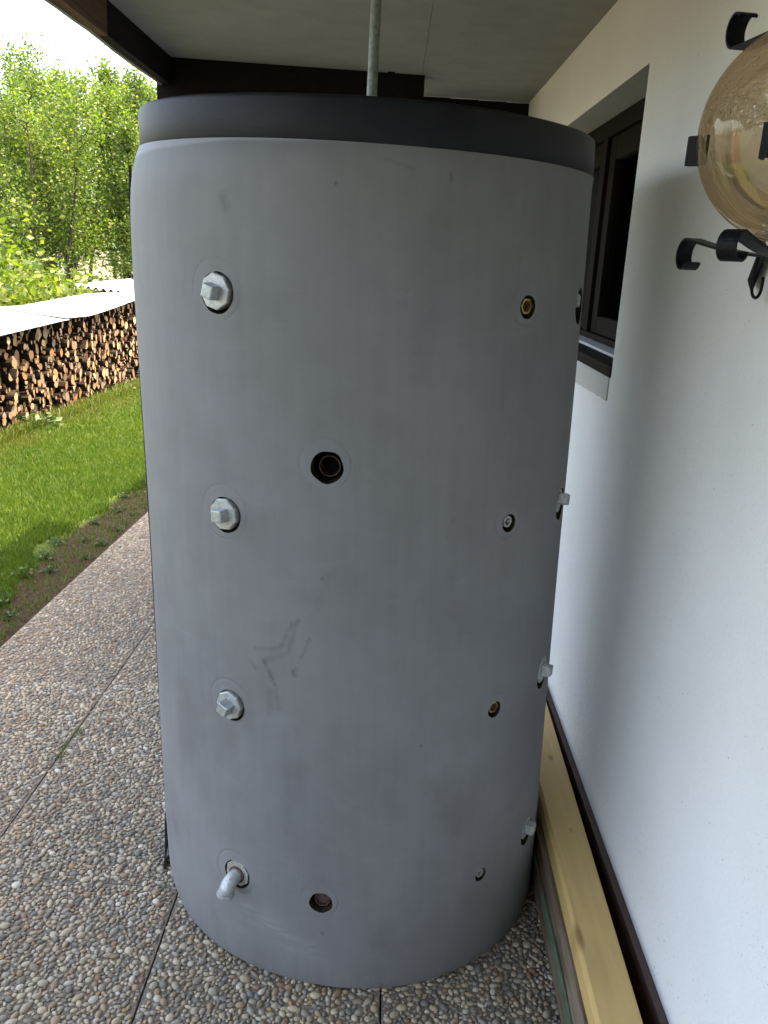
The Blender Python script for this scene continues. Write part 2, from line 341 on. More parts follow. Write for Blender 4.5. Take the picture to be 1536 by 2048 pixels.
def mk_log():
    g = G('cut_log_end'); x, y, z = g.xyz()[:3]
    d = g.M('SQRT', g.M('ADD', g.M('MULTIPLY', y, y), g.M('MULTIPLY', z, z)))
    rings = g.M('SINE', g.M('MULTIPLY', g.M('ADD', d, g.M('MULTIPLY', g.noise(20, 3), .004)), 1400.0))
    n = g.noise(60, 4, .6)
    isl = g.ramp(g.rnd(), [(0, (.20, .12, .060)), (.3, (.25, .165, .085)), (.55, (.17, .09, .045)), (.75, (.29, .21, .12)), (.9, (.16, .07, .033)), (1, (.21, .155, .10))])
    oc = g.node('ShaderNodeObjectInfo')
    c = g.mix(g.M('LESS_THAN', oc.outputs['Alpha'], .5), oc.outputs['Color'], isl)
    c = g.mix(g.M('MULTIPLY', g.M('MULTIPLY_ADD', rings, .5, .5), .25), c, (.22, .12, .06))
    c = g.mix(g.M('MULTIPLY', g.smooth(n, .5, .75), .35), c, (.20, .13, .08))
    return g.done(g.princ(c, .85, 0, g.bump(n, .4, .003), .15))
MAT['log_end'] = mk_log()
MAT['log_bark'] = simple('firewood_bark', (.030, .021, .015), .95, 0, 50, .6, .8, .1, (.3, 1, 1))
def mk_sheet():
    g = G('galvanised_roof_sheet'); n = g.noise(5, 5, .6); n2 = g.noise(70, 4)
    c = g.ramp(n, [(.3, (.26, .27, .27)), (.75, (.42, .43, .43))])
    return g.done(g.princ(c, .42, .25, g.bump(n2, .1, .003), .5))
MAT['sheet'] = mk_sheet()
def mk_glass_globe():
    g = G('smoked_globe_glass'); 
    m1 = g.noise(9, 3, .6); v1 = g.voro(240); v2 = g.noise(230, 2, .5)
    msk = g.smooth(m1, .54, .585)
    nrm = g.bump(g.M('MULTIPLY', g.M('ADD', v1, v2), msk), 1.0, .004)
    lw = g.node('ShaderNodeLayerWeight', {'Blend': .30}).outputs['Facing']
    gl = g.node('ShaderNodeBsdfGlossy', {'Color': (.95, .90, .82, 1), 'Roughness': .03, 'Normal': nrm}).outputs[0]
    tr = g.node('ShaderNodeBsdfTransparent', {'Color': g.mix(lw, (.84, .75, .62), (.68, .56, .42))}).outputs[0]
    fr = g.node('ShaderNodeFresnel', {'IOR': 1.65, 'Normal': nrm}).outputs[0]
    mx = g.node('ShaderNodeMixShader', {0: g.M('MULTIPLY', fr, .62, clamp=True)}); g.t.links.new(tr, mx.inputs[1]); g.t.links.new(gl, mx.inputs[2])
    return g.done(mx.outputs[0])
MAT['globe'] = mk_glass_globe()
def mk_pane():
    g = G('window_glass')
    gl = g.node('ShaderNodeBsdfGlossy', {'Color': (.9, .95, .97, 1), 'Roughness': .01}).outputs[0]
    tr = g.node('ShaderNodeBsdfTransparent', {'Color': (.60, .68, .68, 1)}).outputs[0]
    fr = g.node('ShaderNodeFresnel', {'IOR': 1.09}).outputs[0]
    mx = g.node('ShaderNodeMixShader', {0: fr}); g.t.links.new(tr, mx.inputs[1]); g.t.links.new(gl, mx.inputs[2])
    return g.done(mx.outputs[0])
MAT['pane'] = mk_pane()
MAT['spacer'] = simple('aluminium_glazing_spacer', (.30, .36, .38), .4, .6, 60, .1, .05)
MAT['sill'] = simple('pale_sill_paint', (.55, .55, .56), .5, 0, 30, .15, .1)
MAT['room'] = simple('dark_room', (.018, .015, .012), .9, 0, 4, .5, .1)
MAT['room_wood'] = simple('shelf_timber', (.10, .060, .035), .7, 0, 20, .4, .2)
MAT['stick'] = simple('pale_stick', (.50, .48, .40), .6, 0, 30, .2, .2)
MAT['bulb'] = simple('milky_bulb', (.72, .71, .66), .35, 0, 30, .05, .05)
MAT['hill'] = simple('wooded_hill', (.045, .075, .035), .95, 0, .05, .5, .2, .1)

# ------------------------------------------------------------------ object helpers
def link(o, parent=None):
    COL.objects.link(o)
    if parent is not None: o.parent = parent
    return o
def tag(o, label=None, cat=None, group=None, kind=None):
    if label: o['label'] = label
    if cat: o['category'] = cat
    if group: o['group'] = group
    if kind: o['kind'] = kind
    return o
def empty(name, loc, label, cat, group=None):
    o = bpy.data.objects.new(name, None); o.empty_display_size = .1; link(o); o.location = loc
    return tag(o, label, cat, group)
def mesh_np(name, V, F, mats, parent=None, smooth=False, midx=None, loc=None):
    me = bpy.data.meshes.new(name)
    V = np.asarray(V, dtype=np.float32)
    if isinstance(F, np.ndarray):
        k = F.shape[1]; n = len(F)
        me.vertices.add(len(V)); me.vertices.foreach_set('co', V.ravel())
        me.loops.add(n * k); me.loops.foreach_set('vertex_index', F.astype(np.int32).ravel())
        me.polygons.add(n); me.polygons.foreach_set('loop_start', np.arange(0, n * k, k, dtype=np.int32))
        me.update(calc_edges=True)
    else: me.from_pydata(V.tolist(), [], F); me.update()
    for m in (mats if isinstance(mats, list) else [mats]): me.materials.append(m)
    if midx is not None: me.polygons.foreach_set('material_index', np.asarray(midx, dtype=np.int32))
    me.polygons.foreach_set('use_smooth', np.full(len(me.polygons), smooth))
    o = bpy.data.objects.new(name, me)
    if loc is not None: o.location = loc
    return link(o, parent)
def from_bm(name, bm, mat, parent=None, smooth=False, loc=None, sharp=None):
    me = bpy.data.meshes.new(name); bmesh.ops.recalc_face_normals(bm, faces=bm.faces[:]); bm.to_mesh(me); bm.free()
    for m in (mat if isinstance(mat, list) else [mat]): me.materials.append(m)
    me.polygons.foreach_set('use_smooth', np.full(len(me.polygons), smooth or sharp is not None))
    if sharp is not None: me.set_sharp_from_angle(angle=R(sharp))
    o = bpy.data.objects.new(name, me)
    if loc is not None: o.location = loc
    return link(o, parent)
def add_box(bm, lo, hi, bevel=0., shear=None):
    c = [(lo[i] + hi[i]) / 2 for i in range(3)]; s = [hi[i] - lo[i] for i in range(3)]
    r = bmesh.ops.create_cube(bm, size=1); vs = r['verts']
    for v in vs: v.co = Vector((c[0] + v.co.x * s[0], c[1] + v.co.y * s[1], c[2] + v.co.z * s[2]))
    if bevel > 0:
        es = list({e for v in vs for e in v.link_edges})
        bmesh.ops.bevel(bm, geom=es, offset=bevel, segments=2, affect='EDGES', profile=.7)
def box(name, lo, hi, mat, parent=None, bevel=0.):
    bm = bmesh.new(); add_box(bm, lo, hi, bevel); return from_bm(name, bm, mat, parent)
def frame_from(d):
    d = Vector(d).normalized(); a = Vector((0, 0, 1)) if abs(d.z) < .9 else Vector((1, 0, 0))
    x = d.cross(a).normalized(); return x, d.cross(x).normalized(), d
def add_lathe(bm, prof, origin, direction, seg=32, closed_ends=True, phase=0.):
    """prof: list of (distance along direction, radius)"""
    x, y, d = frame_from(direction); o = Vector(origin); rings = []
    for t, r in prof:
        rings.append([bm.verts.new(o + d * t + (x * math.cos(2 * math.pi * i / seg + phase) + y * math.sin(2 * math.pi * i / seg + phase)) * r) for i in range(seg)])
    for a, b in zip(rings, rings[1:]):
        for i in range(seg): bm.faces.new((a[i], a[(i + 1) % seg], b[(i + 1) % seg], b[i]))
    if closed_ends: bm.faces.new(rings[0][::-1]); bm.faces.new(rings[-1])
def add_tube(bm, pts, rad, seg=10, cap=True):
    pts = [Vector(p) for p in pts]; rs = rad if isinstance(rad, (list, tuple)) else [rad] * len(pts)
    prev = None; rings = []
    for i, p in enumerate(pts):
        t = (pts[min(i + 1, len(pts) - 1)] - pts[max(i - 1, 0)]).normalized()
        if prev is None: x, y, _ = frame_from(t)
        else: x = (prev - t * prev.dot(t)).normalized(); y = t.cross(x)
        prev = x
        rings.append([bm.verts.new(p + (x * math.cos(2 * math.pi * k / seg) + y * math.sin(2 * math.pi * k / seg)) * rs[i]) for k in range(seg)])
    for a, b in zip(rings, rings[1:]):
        for k in range(seg): bm.faces.new((a[k], a[(k + 1) % seg], b[(k + 1) % seg], b[k]))
    if cap: bm.faces.new(rings[0][::-1]); bm.faces.new(rings[-1])
def add_ribbon(bm, pts, side, width, thick):
    """flat strap: pts path, side = vector across its width"""
    pts = [Vector(p) for p in pts]; side = Vector(side).normalized(); rings = []
    for i, p in enumerate(pts):
        t = (pts[min(i + 1, len(pts) - 1)] - pts[max(i - 1, 0)]).normalized(); n = t.cross(side).normalized()
        rings.append([bm.verts.new(p + side * (a * width / 2) + n * (b * thick / 2)) for a, b in ((-1, -1), (1, -1), (1, 1), (-1, 1))])
    for a, b in zip(rings, rings[1:]):
        for k in range(4): bm.faces.new((a[k], a[(k + 1) % 4], b[(k + 1) % 4], b[k]))
    bm.faces.new(rings[0][::-1]); bm.faces.new(rings[-1])

# ------------------------------------------------------------------ ground
def hf(x, y):   # terrain: follows the terrace fall nearby, level far away
    xx = np.clip(x, -7, 3); yy = np.clip(y, -6, 16)
    return GS * xx + GY * yy
xs = np.concatenate([np.linspace(-3000, -30, 12), np.linspace(-25, 12, 75), np.linspace(20, 3000, 12)])
ys = np.concatenate([np.linspace(-3000, -20, 12), np.linspace(-15, 40, 111), np.linspace(50, 3000, 12)])
XX, YY = np.meshgrid(xs, ys, indexing='ij'); n1, n2 = XX.shape
ZZ = hf(XX, YY) - .022 - .10 * ((XX > -1.45) & (XX < 4))
idx = np.arange(n1 * n2).reshape(n1, n2)
F = np.stack([idx[:-1, :-1].ravel(), idx[1:, :-1].ravel(), idx[1:, 1:].ravel(), idx[:-1, 1:].ravel()], 1)
o = mesh_np('ground', np.stack([XX.ravel(), YY.ravel(), ZZ.ravel()], 1), F, MAT['ground'], smooth=True); tag(o, kind='structure')

# terrace slabs (washed concrete) with open joints
JX = [.0495 - .528 * k for k in range(4)]           # joints running away from the camera
bm = bmesh.new()
xedges = [(JX[3], JX[2]), (JX[2], JX[1]), (JX[1], JX[0]), (JX[0], WX + .02)]
yj = [-4.60, -1.40, 1.80, 5.00, 8.20, 11.4]
def slab(bm, x0, x1, y0, y1, t=.06):
    vs = []
    for dz in (-t, 0):
        for x, y in ((x0, y0), (x1, y0), (x1, y1), (x0, y1)): vs.append(bm.verts.new((x, y, gz(x, y) + dz - .004)))
    for f in ((3, 2, 1, 0), (4, 5, 6, 7), (0, 1, 5, 4), (1, 2, 6, 5), (2, 3, 7, 6), (3, 0, 4, 7)): bm.faces.new([vs[i] for i in f])
for a, b in xedges:
    for c, d in zip(yj, yj[1:]): slab(bm, a + .0022, b - .0022, c + .0010, d - .0010)
o = from_bm('terrace', bm, MAT['mortar']); tag(o, kind='structure')
box('terrace_bed', (JX[3] + .01, -4.6, -.6), (WX, 11.3, -.45), MAT['ground']); tag(bpy.data.objects['terrace_bed'], kind='structure')

# pebbles: real stones set in the mortar
def ico(sub):
    bm = bmesh.new(); bmesh.ops.create_icosphere(bm, subdivisions=sub, radius=1)
    V = np.array([v.co[:] for v in bm.verts]); Fc = np.array([[v.index for v in f.verts] for f in bm.faces]); bm.free(); return V, Fc
def scatter(x0, x1, y0, y1, radii_counts, cell=.02):
    grid = {}; out = []
    for r0, r1, tries in radii_counts:
        P = RNG.random((tries, 3))
        X = x0 + P[:, 0] * (x1 - x0); Y = y0 + P[:, 1] * (y1 - y0); Rr = r0 + P[:, 2] * (r1 - r0)
        for x, y, r in zip(X.tolist(), Y.tolist(), Rr.tolist()):
            i, j = int(x / cell), int(y / cell); ok = True
            for a in (i - 2, i - 1, i, i + 1, i + 2):
                for b in (j - 2, j - 1, j, j + 1, j + 2):
                    for (px, py, pr) in grid.get((a, b), ()):
                        if (px - x) ** 2 + (py - y) ** 2 < (.86 * (pr + r)) ** 2: ok = False; break
                    if not ok: break
                if not ok: break
            if ok: grid.setdefault((i, j), []).append((x, y, r)); out.append((x, y, r))
    return out
def pebble_mesh(P, sub):
    V0, F0 = ico(sub); n = len(P); P = np.array(P)
    a = RNG.uniform(0, np.pi, n); e = RNG.uniform(.98, 1.36, n); hz = RNG.uniform(.45, .68, n)
    ca, sa = np.cos(a), np.sin(a)
    # slightly lumpy stones
    lump = 1 + .10 * RNG.standard_normal((n, 3, 3)) 
    W = np.einsum('vi,nij->nvj', V0, np.eye(3)[None] + .12 * RNG.standard_normal((n, 3, 3)) * np.array([1, 1, .4]))
    W = W / np.maximum(1e-6, np.linalg.norm(W, axis=2, keepdims=True)) * (1 + .16 * (np.abs(W) ** 3).sum(2, keepdims=True) - .10)
    X = W[:, :, 0] * P[:, 2:3] * e[:, None]; Y = W[:, :, 1] * P[:, 2:3] / e[:, None] * .98; Z = W[:, :, 2] * P[:, 2:3] * hz[:, None]
    GX = P[:, 0:1] + X * ca[:, None] - Y * sa[:, None]; GYv = P[:, 1:2] + X * sa[:, None] + Y * ca[:, None]
    GZ = (GS * GX + GY * GYv) + Z - P[:, 2:3] * .12 * RNG.uniform(.2, 2.2, (n, 1)) - .002
    V = np.stack([GX, GYv, GZ], 2).reshape(-1, 3)
    Fc = (F0[None] + (np.arange(n) * len(V0))[:, None, None]).reshape(-1, 3)
    return V, Fc
def keep(P):
    out = []
    for x, y, r in P:
        if any(abs(x - j) < r * .75 + .002 for j in JX): continue
        if x - r < JX[3] or x + r > .60: continue
        if any(abs(y - c) < r * .5 for c in yj): continue
        if (x - TX) ** 2 + (y - TY) ** 2 < .465 ** 2: continue
        out.append((x, y, r))
    return out
near_p = keep(scatter(JX[3], .60, .85, 2.9, [(.0095, .0125, 1500), (.0070, .0095, 12000), (.0050, .0070, 70000), (.0033, .0050, 130000)], .0135))
far_p = keep(scatter(JX[3], .60, 2.9, 6.6, [(.0095, .0125, 3000), (.0072, .0095, 22000), (.0052, .0072, 110000)], .0135))
V1, F1 = pebble_mesh(near_p, 2); V2, F2 = pebble_mesh(far_p, 1)
o = mesh_np('pebbles', np.concatenate([V1, V2]), np.concatenate([F1, F2 + len(V1)]), MAT['pebble'], smooth=True)
tag(o, 'rounded multicoloured river pebbles set close together in the washed concrete terrace', 'pebbles', kind='stuff')

# ------------------------------------------------------------------ house
house = empty('house', (WX, 0, 0), 'white rendered house wall with a dark brown recessed window on the right', 'house')
def hp(name, lo, hi, mat, parent=None, bevel=0.):      # world-coordinates box parented to the house
    p = parent or house
    off = Vector((WX, 0, 0)); bm = bmesh.new(); add_box(bm, [lo[i] - off[i] for i in range(3)], [hi[i] - off[i] for i in range(3)], bevel)
    return from_bm(name, bm, mat, p)
WY0, WY1, WZ0, WZ1 = 2.345, 3.79, 1.256, 2.045
Y0, Y1, ZB, ZT = -4.4, 9.0, -.5, 6.4
bm = bmesh.new()
def q(bm, *c): bm.faces.new([bm.verts.new((x - WX, y, z)) for x, y, z in c])
ysl = [Y0, WY0, WY1, Y1]; zsl = [ZB, WZ0, WZ1, ZT]; grid = [[bm.verts.new((0, y, z)) for z in zsl] for y in ysl]
for i in range(3):
    for j in range(3):
        if i == 1 and j == 1: continue
        bm.faces.new((grid[i][j], grid[i + 1][j], grid[i + 1][j + 1], grid[i][j + 1]))
D = .40   # wall thickness
bk = [[bm.verts.new((D, y, z)) for z in (ZB, ZT)] for y in (Y0, Y1)]
bm.faces.new((bk[0][0], bk[0][1], bk[1][1], bk[1][0]))
bm.faces.new((grid[0][0], grid[0][1], grid[0][2], grid[0][3], bk[0][1], bk[0][0])); bm.faces.new((grid[3][0], bk[1][0], bk[1][1], grid[3][3], grid[3][2], grid[3][1]))
bm.faces.new((grid[0][3], grid[1][3], grid[2][3], grid[3][3], bk[1][1], bk[0][1]))
wall = from_bm('wall', bm, MAT['plaster'], house)
# rough reveal, a 12 cm deep return of coarse render round the opening, and the patch under the sill
bm = bmesh.new(); d = .125
add_box(bm, (0.0006, WY0 - .0, WZ1 - .001), (d, WY1, WZ1 + .03)); add_box(bm, (.0006, WY0 - .03, WZ0), (d, WY0 + .001, WZ1 - .0012)); add_box(bm, (.0006, WY1 - .001, WZ0), (d, WY1 + .03, WZ1 - .0012))
from_bm('window_reveal', bm, MAT['rough_plaster'], house)
bm = bmesh.new(); pts = []
N = 40
for i in range(N + 1):
    y = WY0 + .012 + (WY1 - WY0 - .0) * i / N; pts.append((y, 1.2555, 1.192 - .016 * i / N + random.uniform(-.003, .003)))
fr_ = [[bm.verts.new((-.003, y, z)) for z in (a, b)] for y, b, a in pts]; bk_ = [[bm.verts.new((.01, y, z)) for z in (a, b)] for y, b, a in pts]
for A, B in zip(range(N), range(1, N + 1)):
    bm.faces.new((fr_[A][0], fr_[B][0], fr_[B][1], fr_[A][1])); bm.faces.new((fr_[A][0], bk_[A][0], bk_[B][0], fr_[B][0]))
bm.faces.new((fr_[0][0], fr_[0][1], bk_[0][1], bk_[0][0]))
from_bm('render_patch', bm, MAT['rough_plaster'], house)
box_skirt = hp('skirting_board', (.598, Y0, -.30), (WX - .0005, Y1, .124), MAT['skirting'], None, .003)
win = bpy.data.objects.new('window', None); link(win, house); win.empty_display_size = .1
def frame_bm(x0, x1, y0, y1, z0, z1, w, wb=None):
    wb = wb or w; bm = bmesh.new(); b = .004
    add_box(bm, (x0, y0, z0), (x1, y0 + w, z1), b); add_box(bm, (x0, y1 - w, z0), (x1, y1, z1), b)
    add_box(bm, (x0 + .001, y0 + w, z1 - w), (x1 - .001, y1 - w, z1), b); add_box(bm, (x0 + .001, y0 + w, z0), (x1 - .001, y1 - w, z0 + wb), b)
    for v in bm.verts: v.co.x -= WX
    return bm
from_bm('frame', frame_bm(.725, .79, WY0 + .001, WY1 - .001, 1.300, WZ1 - .002, .058, .02), MAT['frame_wood'], win)
from_bm('sash', frame_bm(.742, .785, 2.405, 3.200, 1.322, 1.985, .078, .058), MAT['frame_wood'], win); from_bm('sash', frame_bm(.742, .785, 3.265, 3.730, 1.322, 1.985, .078, .058), MAT['frame_wood'], win); hp('mullion', (.728, 3.203, 1.321), (.79, 3.262, 1.986), MAT['frame_wood'], win, .004)
from_bm('glazing_spacer', frame_bm(.7635, .7745, 2.484, 3.121, 1.3805, 1.906, .010), MAT['spacer'], win)
hp('pane', (.757, 2.480, 1.378), (.761, 3.125, 1.909), MAT['pane'], win); hp('pane', (.757, 3.340, 1.378), (.761, 3.655, 1.909), MAT['pane'], win)
for nm in ('sill',):
    hp('sill_board', (WX - .004, WY0 + .002, WZ0 + .0005), (.74, WY1 - .002, 1.288), MAT['frame_wood'], win, .003)
    hp('sill', (WX + .062, WY0 + .003, 1.2885), (.735, WY1 - .003, 1.2975), MAT['sill'], win, .002)
# the room behind the glass
room = bpy.data.objects.new('room', None)
bm = bmesh.new(); add_box(bm, (.79, 1.6, .9), (2.6, 4.4, 2.3))
for f in list(bm.faces):
    if f.calc_center_median().x < .8: bm.faces.remove(f)
for v in bm.verts: v.co.x -= WX
from_bm('room_interior', bm, MAT['room'], house)
bm = bmesh.new()
for z in (1.40, 1.62, 1.84):
    add_box(bm, (1.3 - WX, 2.2, z), (1.6 - WX, 4.2, z + .02))
for i in range(14): 
    y = 2.3 + i * .13; z = random.choice((1.42, 1.64, 1.86)); add_box(bm, (1.34 - WX, y, z), (1.5 - WX, y + random.uniform(.04, .09), z + random.uniform(.06, .16)))
from_bm('shelf', bm, MAT['room_wood'], house)
bm = bmesh.new(); add_tube(bm, [(.773, 3.000, 1.3805), (.773, 3.04, 1.394), (.773, 3.10, 1.432)], [.006, .006, .005], 8)
for v in bm.verts: v.co.x -= WX
stick = from_bm('stick', bm, MAT['stick'], None, True, loc=(WX, 0, 0)); tag(stick, 'pale stick leaning behind the dark window glass, near its bottom corner', 'stick')

# ------------------------------------------------------------------ porch roof
porch = empty('porch_roof', (-.2, 3, 2.3), 'low porch roof with grey ceiling boards and dark timber edge above the tank', 'roof')
def pp(name, bm, mat, smooth=False):
    for v in bm.verts: v.co -= Vector((-.2, 3, 2.3))
    return from_bm(name, bm, mat, porch, smooth)
PY0, PY1, PX0 = -4.0, 4.92, -1.0
def sloped_box(bm, x0, x1, y0, y1, dz0, dz1):
    vs = [bm.verts.new((x, y, cz(x) + dz)) for dz in (dz0, dz1) for x, y in ((x0, y0), (x1, y0), (x1, y1), (x0, y1))]
    for f in ((3, 2, 1, 0), (4, 5, 6, 7), (0, 1, 5, 4), (1, 2, 6, 5), (2, 3, 7, 6), (3, 0, 4, 7)): bm.faces.new([vs[i] for i in f])
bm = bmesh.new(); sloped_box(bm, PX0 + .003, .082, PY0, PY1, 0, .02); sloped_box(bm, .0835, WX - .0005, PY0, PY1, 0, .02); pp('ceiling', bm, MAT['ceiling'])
bm = bmesh.new(); sloped_box(bm, -1.10, WX - .0005, PY0 - .05, PY1 + .12, .13, .17); pp('roofing', bm, MAT['roof_metal'])
bm = bmesh.new()
for y in np.arange(PY0, PY1, .6): sloped_box(bm, PX0 + .003, WX - .001, y, y + .06, .021, .129)
pp('joist', bm, MAT['dark_wood'])
bm = bmesh.new(); add_box(bm, (-1.035, PY0, 2.219), (-1.0, 3.17, 2.455), .003); pp('eave_board', bm, MAT['eave_wood'])
bm = bmesh.new(); add_box(bm, (-1.034, 3.171, 2.219), (-.999, 4.0045, 2.455), 0); add_box(bm, (-1.034, 4.1155, 2.219), (-.999, PY1, 2.455), 0); o = pp('eave_board', bm, MAT['dark_wood']); o['label'] = 'far length of the eave board, its shade painted into the colour'  # same board continued; the darker wood puts its shade into the colour
bm = bmesh.new()
NR = 60
pts = [(-1.043, PY0 + (4.05 - PY0) * i / NR, 2.226 + random.uniform(-.003, .003)) for i in range(NR + 1)]
add_ribbon(bm, pts, (0, 0, 1), .020, .014)
pts = [(-1.056, PY0 + (4.05 - PY0) * i / NR, 2.246 + random.uniform(-.003, .003)) for i in range(NR + 1)]
add_ribbon(bm, pts, (0, 0, 1), .035, .010); pp('drip_edge', bm, MAT['roof_metal'])
bm = bmesh.new(); sloped_box(bm, -1.062, .095, 4.005, 4.115, -.26, -.0012); pp('cross_beam', bm, MAT['dark_wood'])
bm = bmesh.new(); add_box(bm, (-.065, 3.985, 2.303), (-.033, 4.006, 2.331), .002); pp('bracket', bm, MAT['black'])
bm = bmesh.new(); add_box(bm, (-1.062, 4.0065, -.12), (-.95, 4.113, 2.069), .004); pp('post', bm, MAT['dark_wood'])

bm = bmesh.new()
for i in range(12):
    x0_ = -1.03 + i * .1365; add_box(bm, (x0_, -3.03 - .004 * (i % 2), -.1), (x0_ + .134, -3.0, cz(x0_) - .01), .003)
pp('unseen_light_screen', bm, MAT['dark_wood'])  # unseen screen, added to cut the light from behind the camera
bm = bmesh.new()
for i in range(4):
    x0_ = -.068 + i * .1365; add_box(bm, (x0_ + .165, 4.45 + .003 * (i % 2), -.25), (min(x0_ + .3013, WX - .001), 4.475, cz(x0_ + .25) - .006), .001)
pp('back_boarding', bm, MAT['dark_wood'])  # closes the far end; hidden lower height added to block the window's reflection

# ------------------------------------------------------------------ buffer tank
tank = empty('buffer_tank', (TX, TY, 0), 'tall grey insulated buffer tank with black lid standing on the pebble terrace', 'tank')
HT = 1.7351
def tank_bot(x, y): return gz(x + TX, y + TY) + .004
def tank_top(x, y): return HT - .0149 * x + .0125 * y
NA, NZ = 360, 44
def jr(a, t):     # jacket radius by azimuth and height share
    r = .4985
    left = math.exp(-((math.degrees(a) + 75) / 42) ** 2)
    sh = math.exp(-((1 - t) / .018)) 
    sh = math.exp(-((1 - t) / (.010 + .020 * left)))
    r += left * .004 * (1 - math.exp(-((1 - t) / .03))) - (.0105 - .0130 * math.sin(a)) * sh + (1 - left) * .0005
    r += .0016 * math.sin(3 * a + 5 * t) * math.sin(math.pi * t) + .0012 * math.sin(7 * a - 9 * t)
    r -= .006 * math.exp(-t / .012)
    return r
def ring_pts(rfun, t, ztop=None):
    out = []
    for i in range(NA):
        a = 2 * math.pi * i / NA; aa = (a + math.pi) % (2 * math.pi) - math.pi
        r = rfun(aa, t); x, y = r * math.sin(a), -r * math.cos(a)
        zb, zt = tank_bot(x, y), tank_top(x, y); z = zb + (zt - zb) * t
        out.append((x + LX * z, y, z))
    return out
ts = [0, .004, .01, .02, .04] + list(np.linspace(.06, .94, NZ)) + [.955, .97, .98, .988, .994, 1.0]
V = []; F = []
for t in ts: V += ring_pts(jr, t)
for t in ts[::-1][:1] + [ts[0]]: V += ring_pts(lambda a, t_: .438, t)
nr = len(ts)
def quadring(a, b):
    for i in range(NA): F.append((a * NA + i, a * NA + (i + 1) % NA, b * NA + (i + 1) % NA, b * NA + i))
for k in range(nr - 1): quadring(k, k + 1)
quadring(nr - 1, nr); quadring(nr, nr + 1); quadring(nr + 1, 0)
jacket = mesh_np('jacket', V, F, [MAT['jacket'], MAT['foam']], tank, True)
def axis_at(z): return Vector((LX * z, 0, z))
def port_frame(az, z):
    a = R(az); n = Vector((math.sin(a), -math.cos(a), 0)); return axis_at(z), n
bmc = bmesh.new()
for az, z, r, k in PORTS:
    c, n = port_frame(az, z); seg = 40
    x, y, d_ = frame_from(n); ring0 = []; ring1 = []
    for i in range(seg):
        th = 2 * math.pi * i / seg
        rr = r * (1 + .012 * math.sin(3 * th + az) + .008 * math.sin(7 * th + z * 9)) * (1 + (.022 * math.sin(5 * th) if k == 'socket' else 0))
        v = (x * math.cos(th) + y * math.sin(th)) * rr
        ring0.append(bmc.verts.new(c + d_ * .425 + v)); ring1.append(bmc.verts.new(c + d_ * .53 + v))
    for i in range(seg): bmc.faces.new((ring0[i], ring0[(i + 1) % seg], ring1[(i + 1) % seg], ring1[i]))
    bmc.faces.new(ring0[::-1]); bmc.faces.new(ring1)
cutter = from_bm('cutter', bmc, MAT['foam'])
cutter.parent = tank
md = jacket.modifiers.new('cut', 'BOOLEAN'); md.operation = 'DIFFERENCE'; md.object = cutter; md.solver = 'EXACT'
try: md.material_mode = 'TRANSFER'
except Exception: pass
bpy.context.view_layer.update()
dg = bpy.context.evaluated_depsgraph_get()
newme = bpy.data.meshes.new_from_object(jacket.evaluated_get(dg))
jacket.modifiers.clear(); jacket.data = newme; newme.name = 'jacket'
newme.polygons.foreach_set('use_smooth', np.full(len(newme.polygons), True)); newme.set_sharp_from_angle(angle=R(35))
cm = cutter.data; bpy.data.objects.remove(cutter); bpy.data.meshes.remove(cm)
# inner steel vessel
bm = bmesh.new(); add_lathe(bm, [(-.02, .43), (1.70, .43)], (LX * .8, 0, 0), (LX, 0, 1), 96); from_bm('vessel', bm, MAT['vessel'], tank, sharp=40)
# lid
LT, RC, LDX = 1.8072, .4865, .013
def lidz(x, y, base): return base - .0149 * x + .0125 * y
prof = [(HT - .0005, .470), (HT - .001, RC - .001), (HT + .004, RC + .0012), (HT + .03, RC + .0008), (LT - .008, RC), (LT - .003, RC - .0014), (LT - .0008, RC - .0038), (LT, RC - .008), (LT + .001, RC - .06), (LT + .001, .01)]
V = []; F = []
for zz, r in prof:
    for i in range(NA):
        a = 2 * math.pi * i / NA; x, y = r * math.sin(a), -r * math.cos(a); z = lidz(x, y, zz) + .0006 * math.sin(5 * a); V.append((x + LX * z + LDX, y, z))
for k in range(len(prof) - 1): quadring(k, k + 1)
F.append(tuple((len(prof) - 1) * NA + i for i in range(NA)))
mesh_np('lid', V, F, MAT['lid'], tank, True).data.set_sharp_from_angle(angle=R(50))
# seam strip down the far left side
bm = bmesh.new(); pts = []
for i in range(60):
    t = i / 59; az = R(-80.5); z = -.05 + t * 1.76; r = .5035 + .001 * math.sin(9 * t) + (.004 * math.exp(-((1 - t) / .03)) * -1)
    pts.append((r * math.sin(az) + LX * z, -r * math.cos(az), z))
tn = Vector((math.cos(R(-80.5)), math.sin(R(-80.5)), 0))
add_ribbon(bm, pts, tn, .022, .004)
pts = []
for i in range(10):
    t = i / 9; az = R(-77); z = -.052 + t * .16; r = .503 + .014 * math.exp(-t * 1.6) * (1 - t * .6); pts.append((r * math.sin(az) + LX * z, -r * math.cos(az), z))
add_ribbon(bm, pts, tn, .045, .005)
from_bm('seam_strip', bm, MAT['seam'], tank)
# pipe from the middle of the lid
bm = bmesh.new(); px, py = -.027, -.01
add_lathe(bm, [(0, .0112), (.352, .0112)], (px, py, 1.80), (0.01, 0, 1), 24)
add_lathe(bm, [(.354, .0120), (.358, .0140), (.388, .0140), (.392, .0120)], (px, py, 1.80), (.01, 0, 1), 24)
add_lathe(bm, [(.392, .0108), (.455, .0108)], (px, py, 1.80), (.01, 0, 1), 24)
from_bm('pipe', bm, MAT['galv_pipe'], tank, sharp=40)

